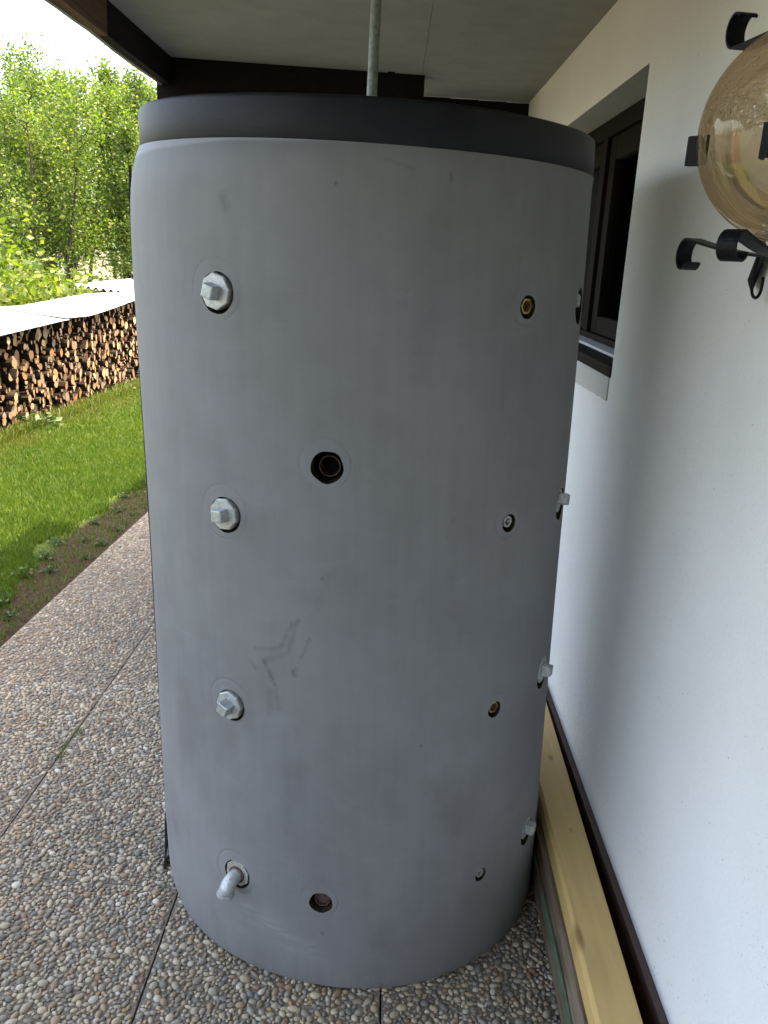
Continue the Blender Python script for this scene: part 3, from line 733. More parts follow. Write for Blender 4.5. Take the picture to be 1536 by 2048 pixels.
def plug(az, z, rot, tilt=0., out=.009, rad=.0345):
    c, n = port_frame(az, z); n = (n + Vector((0, 0, tilt))).normalized()
    c = c + Vector((0, 0, .0025)); bm = bmesh.new(); S0 = .4985
    add_lathe(bm, [(.43, rad * .80), (S0 + out - .024, rad * .80), (S0 + out - .0238, rad * .98), (S0 + out - .002, rad), (S0 + out, rad - .0018), (S0 + out + .0001, .001)], c, n, 8, True, rot)
    o = from_bm('threaded_plug', bm, MAT['galv'], tank, False)
    x, y, d_ = frame_from(n); bm = bmesh.new(); h = .0128; rings = []
    for t, k in ((S0 + out, 1.0), (S0 + out + .019, .96), (S0 + out + .0215, .84)):
        rings.append([bm.verts.new(c + d_ * t + (x * math.cos(rot + .35 + i * math.pi / 2) + y * math.sin(rot + .35 + i * math.pi / 2)) * h * 1.414 * k) for i in range(4)])
    for a, b in zip(rings, rings[1:]):
        for i in range(4): bm.faces.new((a[i], a[(i + 1) % 4], b[(i + 1) % 4], b[i]))
    bm.faces.new(rings[0][::-1]); bm.faces.new(rings[-1])
    es = [e for e in bm.edges]; bmesh.ops.bevel(bm, geom=es, offset=.0008, segments=1, affect='EDGES')
    from_bm('square_head', bm, MAT['galv'], o)
def tube_ring(name, az, z, r0, r1, d0, d1, mat, dx=0., dz=0., seg=28, hexa=False, parent=tank):
    """open-ended tube seen in an opening"""
    c, n = port_frame(az, z); x, y, d_ = frame_from(n)
    t = Vector((math.cos(R(az)), math.sin(R(az)), 0)); c = c + t * dx + Vector((0, 0, dz)); bm = bmesh.new()
    sg = 6 if hexa else seg
    A = lambda r, dd, s=seg: [bm.verts.new(c + d_ * dd + (x * math.cos(2 * math.pi * i / s) + y * math.sin(2 * math.pi * i / s)) * r) for i in range(s)]
    a0, a1, b1, b0 = A(r1, d0), A(r1, d1), A(r0, d1), A(r0, d0)
    if hexa:
        for ring in (a0, a1):
            for i, v in enumerate(ring):
                th = 2 * math.pi * i / seg; k = math.cos(math.pi / 6) / math.cos((th % (math.pi / 3)) - math.pi / 6)
                p = v.co - c; al = d_ * p.dot(d_); v.co = c + al + (p - al) * (k * 1.08)
    for p, q_ in ((a0, a1), (a1, b1), (b1, b0)):
        for i in range(seg): bm.faces.new((p[i], p[(i + 1) % seg], q_[(i + 1) % seg], q_[i]))
    return from_bm(name, bm, mat, parent, sharp=35)
rots = {0: .15, 1: .5, 2: .05, 10: .2, 11: .1, 12: .3, 13: .4}
for i, (az, z, r, k) in enumerate(PORTS):
    if k == 'plug': plug(az, z, rots[i], .0 if i < 3 else .02, out=(.010, .011, .011)[i] if i < 3 else (-.020, -.002, -.001, -.002)[i - 10], rad=r * (.90 if i < 3 else .94))
    elif k == 'elbow':
        c, n = port_frame(az, z); bm = bmesh.new()
        add_lathe(bm, [(.43, .022), (.494, .022), (.4942, .0315), (.4995, .032), (.500, .031), (.5001, .002)], c + Vector((0, 0, .002)), n, 8, True, .3)
        fl = from_bm('flange', bm, MAT['galv_rust'], tank)
        bm = bmesh.new(); add_lathe(bm, [(.500, .0200), (.5035, .0200), (.504, .0175)], c, n, 24); from_bm('rust_ring', bm, MAT['rust'], fl)
        bm = bmesh.new(); p0 = c + n * .499; pts = []; rs = []
        dn = Vector((-math.cos(R(az)) * .12, -math.sin(R(az)) * .12, -1)).normalized()
        for t in (0, .006, .010): pts.append(p0 + n * t); rs.append(.0155)
        Rb = .0235
        for s_ in range(1, 9):
            th = s_ / 8 * R(84); pts.append(p0 + n * .012 + n * (Rb * math.sin(th)) + dn * (Rb * (1 - math.cos(th)))); rs.append(.0155 + .0018 * s_ / 8)
        e = (pts[-1] - pts[-2]).normalized()
        for t, rr in ((.003, .0173), (.0032, .0198), (.008, .0203), (.0115, .0198), (.013, .0175)): pts.append(pts[10] + e * t); rs.append(rr)
        pts2 = pts[:11] + pts[11:]
        add_tube(bm, pts2, rs, 24); from_bm('elbow_pipe', bm, MAT['galv'], tank, sharp=45)
    elif k == 'socket':
        tube_ring('socket', az, z, r * .60, r * .67, .43, .470 if z > .5 else .484, MAT['rust'], dx=.001, dz=-.004 if z > .5 else -.003)
        c, n = port_frame(az, z); bm = bmesh.new(); add_lathe(bm, [(.43, r * .55), (.434 if z > .5 else .476, r * .598)], c + Vector((0, 0, -.004 if z > .5 else -.003)), n, 24); from_bm('socket_bore', bm, MAT['black'] if z > .5 else MAT['rust'], tank)
    elif k == 'brass':
        o = tube_ring('brass_socket', az, z, r * .50, r * .68, .43, .492, MAT['brass'], dx=.004, dz=.001, hexa=True)
        c, n = port_frame(az, z); bm = bmesh.new(); add_lathe(bm, [(.43, r * .498), (.480, r * .498)], c + Vector((math.cos(R(az)) * .004, math.sin(R(az)) * .004, .001)), n, 20); from_bm('bore', bm, MAT['brass_dark'], o)
    elif k == 'nipple':
        o = tube_ring('steel_nipple', az, z, .0078, .0118, .43, .493, MAT['galv'], dx=.000, dz=.002)
        t = Vector((math.cos(R(az)), math.sin(R(az)), 0)); c, n = port_frame(az, z); bm = bmesh.new(); add_tube(bm, [c + n * .45 + t * .010, c + n * .492 + t * .010 + Vector((0, 0, .001))], .0035, 8); from_bm('sensor_wire', bm, MAT['galv'], tank, True)
    elif k == 'dark':
        tube_ring('steel_nipple', az, z, .0068, .0105, .43, .495, MAT['galv'], dx=.002, dz=.001)

# ------------------------------------------------------------------ timbers by the wall
def skew_beam(name, xl0, xr0, xl1, xr1, y0, y1, zfun0, zfun1, mat, parent=None, nseg=30, wob=.0, bev=.004):
    bm = bmesh.new(); rings = []
    for i in range(nseg + 1):
        t = i / nseg; y = y0 + (y1 - y0) * t; xl = xl0 + (xl1 - xl0) * t + random.uniform(-wob, wob); xr = xr0 + (xr1 - xr0) * t; a, b = zfun0(xl, y), zfun1(xl, y) + random.uniform(-wob, wob)
        rings.append([bm.verts.new(p) for p in ((xl, y, a), (xr, y, a), (xr, y, b - bev), (xr - bev, y, b), (xl + bev * 2, y, b), (xl, y, b - bev * 2))])
    for A, B in zip(rings, rings[1:]):
        for k in range(6): bm.faces.new((A[k], A[(k + 1) % 6], B[(k + 1) % 6], B[k]))
    bm.faces.new(rings[0][::-1]); bm.faces.new(rings[-1])
    return from_bm(name, bm, mat, parent)
BY0, BY1 = .55, 3.35
def lerp_y(a, b, y): return a + (b - a) * (y - 1.3) / 1.3
o = skew_beam('timber_beam', lerp_y(.462, .486, BY0), lerp_y(.555, .583, BY0), lerp_y(.462, .486, BY1), lerp_y(.555, .583, BY1), BY0, BY1, lambda x, y: .096, lambda x, y: .150, MAT['fresh_wood'])
tag(o, 'long fresh yellow planed timber lying on top of an old beam against the white wall', 'timber')
o = skew_beam('weathered_beam', lerp_y(.445, .470, BY0), lerp_y(.550, .578, BY0), lerp_y(.445, .470, BY1), lerp_y(.550, .578, BY1), BY0 - .1, BY1 - .1, lambda x, y: gz(x, y) + .004, lambda x, y: .0955, MAT['old_wood'], wob=.0012)
tag(o, 'weathered brown beam with a green batten, lying under the fresh yellow timber', 'beam')
o2 = skew_beam('green_batten', lerp_y(.439, .464, BY0), lerp_y(.4455, .4705, BY0), lerp_y(.439, .464, BY1), lerp_y(.4455, .4705, BY1), BY0 - .05, BY1 - .15, lambda x, y: .006 + .004 * math.sin(y * 4), lambda x, y: .040 + .004 * math.sin(y * 5), MAT['green_strip'], o, wob=.001, bev=.001)

# ------------------------------------------------------------------ wall lantern
LCX, LCY, LCZ = .438, .985, 1.694
lamp = empty('wall_lantern', (WX, LCY, LCZ), 'round smoked glass wall lantern held by curled black iron straps', 'lantern')
LO = Vector((WX, LCY, LCZ))
def lp(name, bm, mat, smooth=False, sharp=None, parent=lamp):
    for v in bm.verts: v.co -= LO
    return from_bm(name, bm, mat, parent, smooth, sharp=sharp)
bm = bmesh.new(); bmesh.ops.create_uvsphere(bm, u_segments=72, v_segments=48, radius=.113)
for v in bm.verts: v.co = Vector((LCX + v.co.x, LCY + v.co.y, LCZ + v.co.z * 1.0))
lp('globe', bm, MAT['globe'], True)
bm = bmesh.new(); C = Vector((LCX, LCY, 0))
add_lathe(bm, [(1.795, .05), (1.80, .052), (1.812, .045), (1.83, .02), (1.90, .011), (1.95, .011)], (LCX, LCY, 0), (0, 0, 1), 32); lp('top_cap', bm, MAT['iron'], sharp=40)
bm = bmesh.new(); add_lathe(bm, [(1.550, .006), (1.556, .014), (1.566, .015), (1.574, .010)], (LCX, LCY, 0), (0, 0, 1), 24); lp('bottom_cap', bm, MAT['iron'], sharp=40)
bm = bmesh.new(); add_lathe(bm, [(1.74, .019), (1.80, .019)], (LCX, LCY, 0), (0, 0, 1), 20); lp('lamp_socket', bm, MAT['iron'], sharp=40)
bm = bmesh.new(); bmesh.ops.create_uvsphere(bm, u_segments=24, v_segments=16, radius=.030)
for v in bm.verts:
    v.co.z *= 1.25
    v.co += Vector((LCX, LCY, 1.715))
lp('bulb', bm, MAT['bulb'], True)
def curl(c, d, up, r0, r1, turns, n=18):
    """spiral from tangent direction d turning towards up"""
    pts = []; ang = 0; p = Vector(c)
    for i in range(n):
        t = i / (n - 1); r = r0 + (r1 - r0) * t; da = turns * 2 * math.pi / n
        ang += da; p = p + (d * math.cos(ang) + up * math.sin(ang)) * (r * da); pts.append(p.copy())
    return pts
for k, az in enumerate((-8, -128, 112)):
    dd = Vector((math.sin(R(az)), math.cos(R(az)), 0)); sd = Vector((dd.y, -dd.x, 0))
    # bottom strap: leaves under the globe, runs out, curls down
    L = (.228, .110, .17)[k]; st = [C + Vector((0, 0, 1.590)) + dd * t for t in np.linspace(.01, L, 8)]
    st = [p - Vector((0, 0, .022 * math.cos(math.pi * i / 14))) for i, p in enumerate(st)]
    pts = st + curl(st[-1], dd, Vector((0, 0, -1)), (.024, .017, .02)[k], .010, .70)
    bm = bmesh.new(); add_ribbon(bm, pts, sd, .022, .003); lp('strap', bm, MAT['iron'])
    # top strap curls up
    L = .175; st = [C + Vector((0, 0, 1.812)) + dd * t for t in np.linspace(.01, L, 8)]
    pts = st + curl(st[-1], dd, Vector((0, 0, 1)), .024, .012, .62)
    bm = bmesh.new(); add_ribbon(bm, pts, sd, .024, .003); lp('strap', bm, MAT['iron'])
    # strap hugging the globe from top to bottom cap is replaced by a short equator clip with folded end
    az2 = (-45, -143, 0)[k]; dd = Vector((math.sin(R(az2)), math.cos(R(az2)), 0)); sd = Vector((dd.y, -dd.x, 0))
    if k < 2:
        L0, L1 = .112, (.134 if k == 0 else .128)
        base = C + Vector((0, 0, 1.684 if k == 0 else 1.672))
        pts = [base + dd * t for t in np.linspace(L0, L1, 4)] + [base + dd * (L1 + .004) + sd * .004, base + dd * (L1 + .003) + sd * .010, base + dd * (L1 - .012) + sd * .012]
        bm = bmesh.new(); add_ribbon(bm, pts, (0, 0, 1), .032, .004); lp('clip', bm, MAT['iron'])
# wall bracket: flat strap on the wall, an arm to the lantern and a wire hook below
bm = bmesh.new(); yb = 1.20
add_ribbon(bm, [(WX - .004, LCY + .02, z) for z in np.linspace(1.62, 2.05, 8)], (0, 1, 0), .035, .006)
add_ribbon(bm, [(WX - .006, LCY + .02, 1.98), (WX - .05, LCY + .015, 2.01), (WX - .12, LCY + .008, 2.01), (LCX + .03, LCY, 1.985), (LCX, LCY, 1.95)], (0, 1, 0), .027, .005)
lp('wall_bracket', bm, MAT['iron'])
bm = bmesh.new()
add_ribbon(bm, [(WX - .05, 1.385, 1.604), (WX - .022, 1.425, 1.596), (WX - .014, 1.452, 1.574), (WX - .013, 1.470, 1.545), (WX - .013, 1.478, 1.530)], (.1, .75, .45), .034, .004)
add_ribbon(bm, [(WX - .05, 1.385, 1.604), (WX - .09, 1.28, 1.602), (LCX + .08, 1.10, 1.585), (LCX + .01, .99, 1.572)], (.75, -.6, 0), .022, .004)
lp('wall_tail', bm, MAT['iron'])
bm = bmesh.new(); hk = []
for i in range(22):
    th = -.3 + i / 21 * 3.9
    if i < 6: pass
    hk.append(Vector((WX - .022, 1.405 - .013 + .013 * math.cos(th), 1.512 - .022 * math.sin(th))))
hk = [Vector((WX - .026, 1.429, 1.590)), Vector((WX - .026, 1.436, 1.56)), Vector((WX - .026, 1.437, 1.535))] + [Vector((WX - .026, 1.418 + .019 * math.cos(t), 1.530 - .018 * math.sin(t))) for t in np.linspace(.2, 2.9, 10)] + [Vector((WX - .026, 1.399, 1.545))]
add_tube(bm, hk, .0026, 8); lp('hook', bm, MAT['iron'], True)

# ------------------------------------------------------------------ grass, weeds
def grass_field(n, x0, x1, y0, y1, h0, h1, w, fdens=None):
    P = RNG.random((int(n), 2)); x = x0 + P[:, 0] * (x1 - x0); y = y0 + P[:, 1] * (y1 - y0)
    if fdens is not None: m = RNG.random(len(x)) < fdens(x, y); x, y = x[m], y[m]
    n = len(x); a = RNG.uniform(0, 2 * np.pi, n); h = RNG.uniform(h0, h1, n); ln = RNG.uniform(.1, .7, n) * h; b = RNG.uniform(0, 2 * np.pi, n); ww = w * RNG.uniform(.6, 1.4, n)
    z = hf(x, y) - .024
    p0 = np.stack([x - np.cos(a) * ww, y - np.sin(a) * ww, z], 1); p1 = np.stack([x + np.cos(a) * ww, y + np.sin(a) * ww, z], 1)
    m1 = np.stack([x + np.cos(a) * ww * .7 + np.cos(b) * ln * .35, y + np.sin(a) * ww * .7 + np.sin(b) * ln * .35, z + h * .6], 1)
    m0 = np.stack([x - np.cos(a) * ww * .7 + np.cos(b) * ln * .35, y - np.sin(a) * ww * .7 + np.sin(b) * ln * .35, z + h * .6], 1)
    tp = np.stack([x + np.cos(b) * ln, y + np.sin(b) * ln, z + h], 1); tp2 = tp + np.stack([np.cos(a) * ww * .2, np.sin(a) * ww * .2, 0 * x], 1)
    V = np.stack([p0, p1, m1, m0, tp2, tp], 1).reshape(-1, 3); base = (np.arange(n) * 6)[:, None]
    F = np.concatenate([base + np.array([0, 1, 2, 3]), base + np.array([3, 2, 4, 5])])
    return V, F
def wavy(y): return .06 * np.sin(y * 2.3) + .04 * np.sin(y * 5.1 + 1) + .03 * np.sin(y * 11)
lawnd = lambda x, y: np.clip((-1.80 + wavy(y) - x) / .05, 0, 1) * np.clip((x + 3.33 + wavy(y * 1.3) * .7) / .10, 0, 1)
parts = [grass_field(130000, -3.45, -1.68, 3.0, 7.5, .018, .05, .0026, lawnd), grass_field(80000, -3.5, -1.7, 7.5, 12.5, .02, .05, .0036, lawnd),
         grass_field(9000, -3.46, -3.22, 6.4, 12.2, .03, .13, .0045), grass_field(3500, -1.85, -1.56, 2.6, 7.0, .01, .035, .0025),
         grass_field(26000, -5, -3.5, 3.0, 6.2, .03, .08, .006), grass_field(20000, -2.6, -1.7, 1.5, 3.0, .02, .05, .004, lawnd),
         grass_field(45000, -9, -3.6, 12.0, 16, .05, .25, .010)]
V = np.concatenate([p[0] for p in parts]); off = np.cumsum([0] + [len(p[0]) for p in parts[:-1]]); F = np.concatenate([p[1] + o_ for p, o_ in zip(parts, off)])
o = mesh_np('grass', V, F, MAT['grass'], smooth=True); tag(o, 'short bright green lawn grass between the pebble terrace and the firewood', 'grass', kind='stuff')

def leaf_quads(C, size, flat=.0, asp=.62, rng=RNG):
    n = len(C); nrm = rng.standard_normal((n, 3)); nrm[:, 2] += flat; nrm /= np.linalg.norm(nrm, axis=1, keepdims=True)
    t = rng.standard_normal((n, 3)); t -= (t * nrm).sum(1, keepdims=True) * nrm; t /= np.linalg.norm(t, axis=1, keepdims=True); b = np.cross(nrm, t)
    s = size[:, None]
    V = np.stack([C - t * s, C + b * s * asp + nrm * s * .12, C + t * s, C - b * s * asp + nrm * s * .12], 1).reshape(-1, 3)
    F = (np.arange(n) * 4)[:, None] + np.array([0, 1, 2, 3]); return V, F
# weeds in the soil strip
wp = []
for v_ in range(3):
    bm = bmesh.new()
    n = 26 + v_ * 8; cc = RNG.uniform(-1, 1, (n, 3)) * np.array([.055, .055, .0]) ; cc[:, 2] = RNG.uniform(.005, .05, n)
    Vv, Ff = leaf_quads(cc, RNG.uniform(.006, .014, n), 1.2, .7)
    me = bpy.data.meshes.new('leaves'); me.from_pydata(Vv.tolist(), [], Ff.tolist()); me.materials.append(MAT['weed_leaf'])
    bm.free(); bm = bmesh.new()
    for c in cc: add_tube(bm, [(0, 0, 0), (c[0] * .5, c[1] * .5, c[2] * .7), tuple(c)], .0012, 4, False)
    ms = bpy.data.meshes.new('stem'); bm.to_mesh(ms); bm.free(); ms.materials.append(MAT['weed_leaf']); wp.append((me, ms))
weed_spots = [(-1.79, 3.95, 1.5), (-1.70, 4.05, 1.2), (-1.80, 4.25, 1.3), (-1.72, 4.6, 1.2), (-1.60, 4.3, 1.1), (-1.60, 4.55, 1.0), (-1.78, 4.95, 1.0), (-1.72, 5.25, 1.1),
              (-1.80, 5.6, 1.1), (-1.66, 5.75, .9), (-1.76, 3.6, 1.4), (-1.65, 3.45, 1.0), (-1.60, 4.85, .9), (-1.74, 6.0, 1.2), (-1.84, 4.5, 1.2), (-1.62, 5.2, .7), (-1.77, 3.2, 1.3), (-1.70, 6.4, 1.1)]
ORD = ['nearest', 'second nearest', 'third nearest', 'fourth nearest', 'fifth nearest', 'sixth nearest', 'seventh nearest', 'eighth nearest', 'ninth nearest', 'tenth nearest', 'eleventh nearest', 'twelfth nearest', 'thirteenth nearest', 'fourteenth nearest', 'fifteenth nearest', 'sixteenth nearest', 'seventeenth nearest', 'farthest']
for i, (x, y, s_) in enumerate(sorted(weed_spots, key=lambda w: w[1])):
    o = empty('weed', (x, y, float(hf(x, y)) - .022), 'leafy green weed in the brown soil strip beside the terrace, %s of the row' % ORD[i], 'weed', 'weeds in the soil strip beside the lawn')
    s_ *= .72; o.scale = (s_,) * 3; o.rotation_euler.z = random.uniform(0, 6)
    me, ms = wp[i % 3]
    link(bpy.data.objects.new('leaves', me), o); link(bpy.data.objects.new('stem', ms), o)
# wild plants at the foot of the firewood
for i in range(9):
    y = 7.35 + i * .47; x = -3.30 + random.uniform(-.05, .03)
    lab = 'tallest green tuft of wild plants at the foot of the firewood stack' if i == 1 else 'low green wild plant at the foot of the firewood, %s of its row' % ORD[i]
    o = empty('wild_plant', (x, y, float(hf(x, y)) - .02), lab, 'plant', 'wild plants at the foot of the firewood')
    sc_ = random.uniform(1.1, 1.7) * (1.7 if i == 1 else 1); o.scale = (sc_, sc_ * 1.8, sc_ * 1.2); o.rotation_euler.z = random.uniform(-.4, .4)
    me, ms = wp[i % 3]
    link(bpy.data.objects.new('leaves', me), o); link(bpy.data.objects.new('stem', ms), o)
# moss in the terrace joint
mv = []; mf = []; nm = 0
for (x, y) in ((-.995, 2.50), (-1.01, 2.43), (-1.00, 2.36)):
    Vv, Ff = grass_field(34, x - .012, x + .012, y - .03, y + .03, .006, .016, .0012); Vv[:, 2] += .022; mv.append(Vv); mf.append(Ff + nm); nm += len(Vv)
o = mesh_np('moss', np.concatenate(mv), np.concatenate(mf), MAT['grass']); tag(o, 'small green moss growing in the left terrace joint', 'moss', kind='stuff')

# ------------------------------------------------------------------ firewood
def log_mesh(kind, rad, length, seed):
    rr = random.Random(seed); bm = bmesh.new(); n = 12
    if kind == 'round': out = [(math.cos(2 * math.pi * i / n) * rad * (1 + rr.uniform(-.09, .09)), math.sin(2 * math.pi * i / n) * rad * (1 + rr.uniform(-.09, .09))) for i in range(n)]
    elif kind == 'half': out = [(math.cos(math.pi * i / 8) * rad * 1.05, math.sin(math.pi * i / 8) * rad * 1.05 - rad * .4) for i in range(9)]
    else: out = [(-rad * .2, -rad * .95)] + [(math.cos(math.pi * (.05 + .5 * i / 5)) * rad * 1.2 - rad * .3, math.sin(math.pi * (.05 + .5 * i / 5)) * rad * 1.2 - rad * .3) for i in range(6)]
    f = [bm.verts.new((rr.uniform(-.006, .006), y, z)) for y, z in out]; b = [bm.verts.new((-length, y * .95, z * .95)) for y, z in out]
    e = bm.faces.new(f); e.material_index = 1; e2 = bm.faces.new(b[::-1]); e2.material_index = 1
    for i in range(len(out)): bm.faces.new((f[i], b[i], b[(i + 1) % len(out)], f[(i + 1) % len(out)]))
    bmesh.ops.recalc_face_normals(bm, faces=bm.faces[:])
    me = bpy.data.meshes.new('firewood_log'); bm.to_mesh(me); bm.free(); me.materials.append(MAT['log_bark']); me.materials.append(MAT['log_end']); return me
LOGS = [log_mesh('round', 1.0, 10, s) for s in range(6)] + [log_mesh('half', 1.0, 10, 9), log_mesh('half', 1.0, 10, 10), log_mesh('wedge', 1.0, 10, 11), log_mesh('wedge', 1.0, 10, 12)]
def pile_top(y): return np.interp(y, [6, 7.43, 8.63, 9.4, 11.3, 12.6], [.74, .765, .80, .79, .875, .88])
grid = {}; logs = []
cell = .12
for r0, r1, tries in [(.044, .055, 110), (.034, .044, 1600), (.026, .034, 16000), (.019, .026, 34000), (.012, .019, 22000)]:
    for _ in range(tries):
        y = random.uniform(6.3, 12.4); r = random.uniform(r0, r1); zb = float(hf(-3.4, y)) - .01; zt = float(pile_top(y)) - .012
        z = random.uniform(zb + r * .8, zt - r)
        i, j = int(y / cell), int(z / cell + 50); ok = True
        for a in (i - 1, i, i + 1):
            for b in (j - 1, j, j + 1):
                for (py_, pz_, pr) in grid.get((a, b), ()):
                    if (py_ - y) ** 2 + (pz_ - z) ** 2 < (.93 * (pr + r)) ** 2: ok = False
        if ok: grid.setdefault((i, j), []).append((y, z, r)); logs.append((y, z, r))
def visible(l): return 7.1 < l[0] < 11.6
vis = sorted([l for l in logs if visible(l)], key=lambda l: -l[2] / l[0])
indiv = vis[:300]; rest = vis[300:] + [l for l in logs if not visible(l)]
# positional words for labels
def logpose(l, k):
    y, z, r = l; me = LOGS[k]; return Matrix.Translation((-3.41 + random.uniform(-.07, .05), y, z)) @ Matrix.Rotation(random.uniform(-.16, .16), 4, 'Z') @ Matrix.Rotation(random.uniform(-.1, .1), 4, 'Y') @ Matrix.Rotation(random.uniform(0, 6.28), 4, 'X') @ Matrix.Diagonal((min(r, .05) if r > 0 else 1, r, r, 1))
used_lab = {}
LOGCOL = [('tan', (.215, .135, .070)), ('pale yellow', (.29, .20, .105)), ('brown', (.135, .080, .042)), ('orange', (.24, .115, .048)), ('cream', (.33, .25, .15)), ('greyish', (.165, .13, .092))]
for l in indiv:
    k = random.choice([0, 1, 2, 3, 4, 5, 0, 1, 2, 3, 4, 5, 6, 7, 8, 9])
    o = bpy.data.objects.new('firewood_log', LOGS[k]); link(o); M_ = logpose(l, k); o.matrix_world = M_
    o.scale = (.055, l[2], l[2])
    cn, cc_ = LOGCOL[random.randrange(6)]; jt = random.uniform(.85, 1.12); o.color = (cc_[0] * jt, cc_[1] * jt, cc_[2] * jt, 1)
    size = 'thick' if l[2] > .042 else 'middling' if l[2] > .034 else 'thin' if l[2] > .029 else 'very thin'
    shape = 'round' if k < 6 else 'half-round' if k < 8 else 'wedge-shaped'
    hz_ = (l[1] - float(hf(-3.4, l[0]))) / (float(pile_top(l[0])) - float(hf(-3.4, l[0])))
    ht_ = ['bottom', 'low', 'midway', 'central', 'upper', 'high', 'topmost'][min(6, int(hz_ * 7))]
    sec = ['first', 'second', 'third', 'fourth', 'fifth', 'sixth', 'seventh', 'eighth', 'ninth', 'tenth'][min(9, int((l[0] - 7.1) / .45))]
    lab = '%s %s log with %s end, %s in the %s tenth of the stack' % (size, shape, cn, ht_, sec)
    used_lab[lab] = used_lab.get(lab, 0) + 1
    if used_lab[lab] > 1: lab = lab.replace('log with', ['', '', 'jutting log with', 'sunken log with', 'tilted log with', 'crooked log with'][min(5, used_lab[lab])])
    if 'jutting' in lab: o.location.x += .05
    if 'sunken' in lab: o.location.x -= .05
    tag(o, lab, 'log', 'firewood logs stacked beside the lawn')
Vs = []; Fs = []; mi = []; nv = 0
def add_rest(y, z, r, x, k, rotz=0.):
    global nv
    me = LOGS[k]; M_ = Matrix.Translation((x, y, z)) @ Matrix.Rotation(rotz, 4, 'Z') @ Matrix.Rotation(random.uniform(0, 6.28), 4, 'X') @ Matrix.Diagonal((.055, r, r, 1))
    for v in me.vertices: Vs.append((M_ @ v.co)[:])
    for p in me.polygons: Fs.append([nv + i for i in p.vertices]); mi.append(p.material_index)
    nv += len(me.vertices)
for l in rest: add_rest(l[0], l[1], l[2], -3.42 + random.uniform(-.07, .04), random.randrange(10), random.uniform(-.15, .15))
# second row behind, and the low far stack under the corrugated sheet
for _ in range(420):
    y = random.uniform(6.3, 12.4); zb = float(hf(-3.9, y)); add_rest(y, random.uniform(zb, float(pile_top(y)) - .06), random.uniform(.04, .06), -3.97, random.randrange(6))
for _ in range(170):
    x = random.uniform(-4.35, -3.72); add_rest(12.45 + random.uniform(0, .05), random.uniform(-.1, .86 - .0 * x), random.uniform(.03, .055), x, random.randrange(6), -math.pi / 2)
o = mesh_np('stacked_firewood', Vs, Fs, [MAT['log_bark'], MAT['log_end']], midx=mi); o.color = (1, 1, 1, 0); tag(o, 'dense stack of thin firewood filling the pile between the larger logs', 'firewood', kind='stuff')

def sheet(name, y0, y1, x0, x1, zf, label, corr=0., along='y', dip=.0, seed=1):
    rr = random.Random(seed); nx, ny = (60 if corr and along == 'x' else 14), (14 if corr and along == 'x' else 26)
    V = []; 
    for s_ in (0, 1):
        for i in range(nx + 1):
            for j in range(ny + 1):
                u_, w_ = i / nx, j / ny; x = x0 + (x1 - x0) * u_; y = y0 + (y1 - y0) * w_
                z = zf(x, y) + dip * math.sin(3 * w_ + seed) * (1 - u_) + (corr * math.sin(u_ * 2 * math.pi * 9.5) if along == 'x' else 0)
                V.append((x, y, z - s_ * .004))
    N2 = (nx + 1) * (ny + 1); F = []
    g_ = lambda i, j, s_: s_ * N2 + i * (ny + 1) + j
    for i in range(nx):
        for j in range(ny):
            F.append((g_(i, j, 0), g_(i + 1, j, 0), g_(i + 1, j + 1, 0), g_(i, j + 1, 0))); F.append((g_(i, j, 1), g_(i, j + 1, 1), g_(i + 1, j + 1, 1), g_(i + 1, j, 1)))
    for i in range(nx): F.append((g_(i, 0, 0), g_(i, 0, 1), g_(i + 1, 0, 1), g_(i + 1, 0, 0))); F.append((g_(i, ny, 0), g_(i + 1, ny, 0), g_(i + 1, ny, 1), g_(i, ny, 1)))
    for j in range(ny): F.append((g_(0, j, 0), g_(0, j + 1, 0), g_(0, j + 1, 1), g_(0, j, 1))); F.append((g_(nx, j, 0), g_(nx, j, 1), g_(nx, j + 1, 1), g_(nx, j + 1, 0)))
    o = mesh_np(name, V, F, MAT['sheet'], smooth=True); o.data.set_sharp_from_angle(angle=R(50)); tag(o, label, 'metal sheet'); return o
zt = lambda x, y: float(pile_top(y)) + .004 + (-3.30 - x) * float(np.interp(y, [6, 8.8, 12.4], [.14, .10, .0]))
sheet('roof_sheet', 6.1, 8.78, -3.29, -4.03, zt, 'pale metal sheet covering the near end of the firewood stack, at the left edge', dip=.010, seed=1)
sheet('roof_sheet', 8.72, 10.75, -3.30, -4.05, lambda x, y: zt(x, y) + .008, 'pale metal sheet covering the middle of the firewood stack', dip=.012, seed=3)
sheet('roof_sheet', 10.7, 12.7, -3.30, -4.02, lambda x, y: zt(x, y) + .016, 'pale metal sheet covering the far end of the firewood stack beside the tank', dip=.01, seed=5)
sheet('corrugated_sheet', 12.3, 15.0, -3.55, -4.55, lambda x, y: .965 - (x + 4.47) * .092 + (y - 12.3) * .006, 'wavy corrugated metal sheet behind the firewood covers, just left of the tank', corr=.022, along='x')

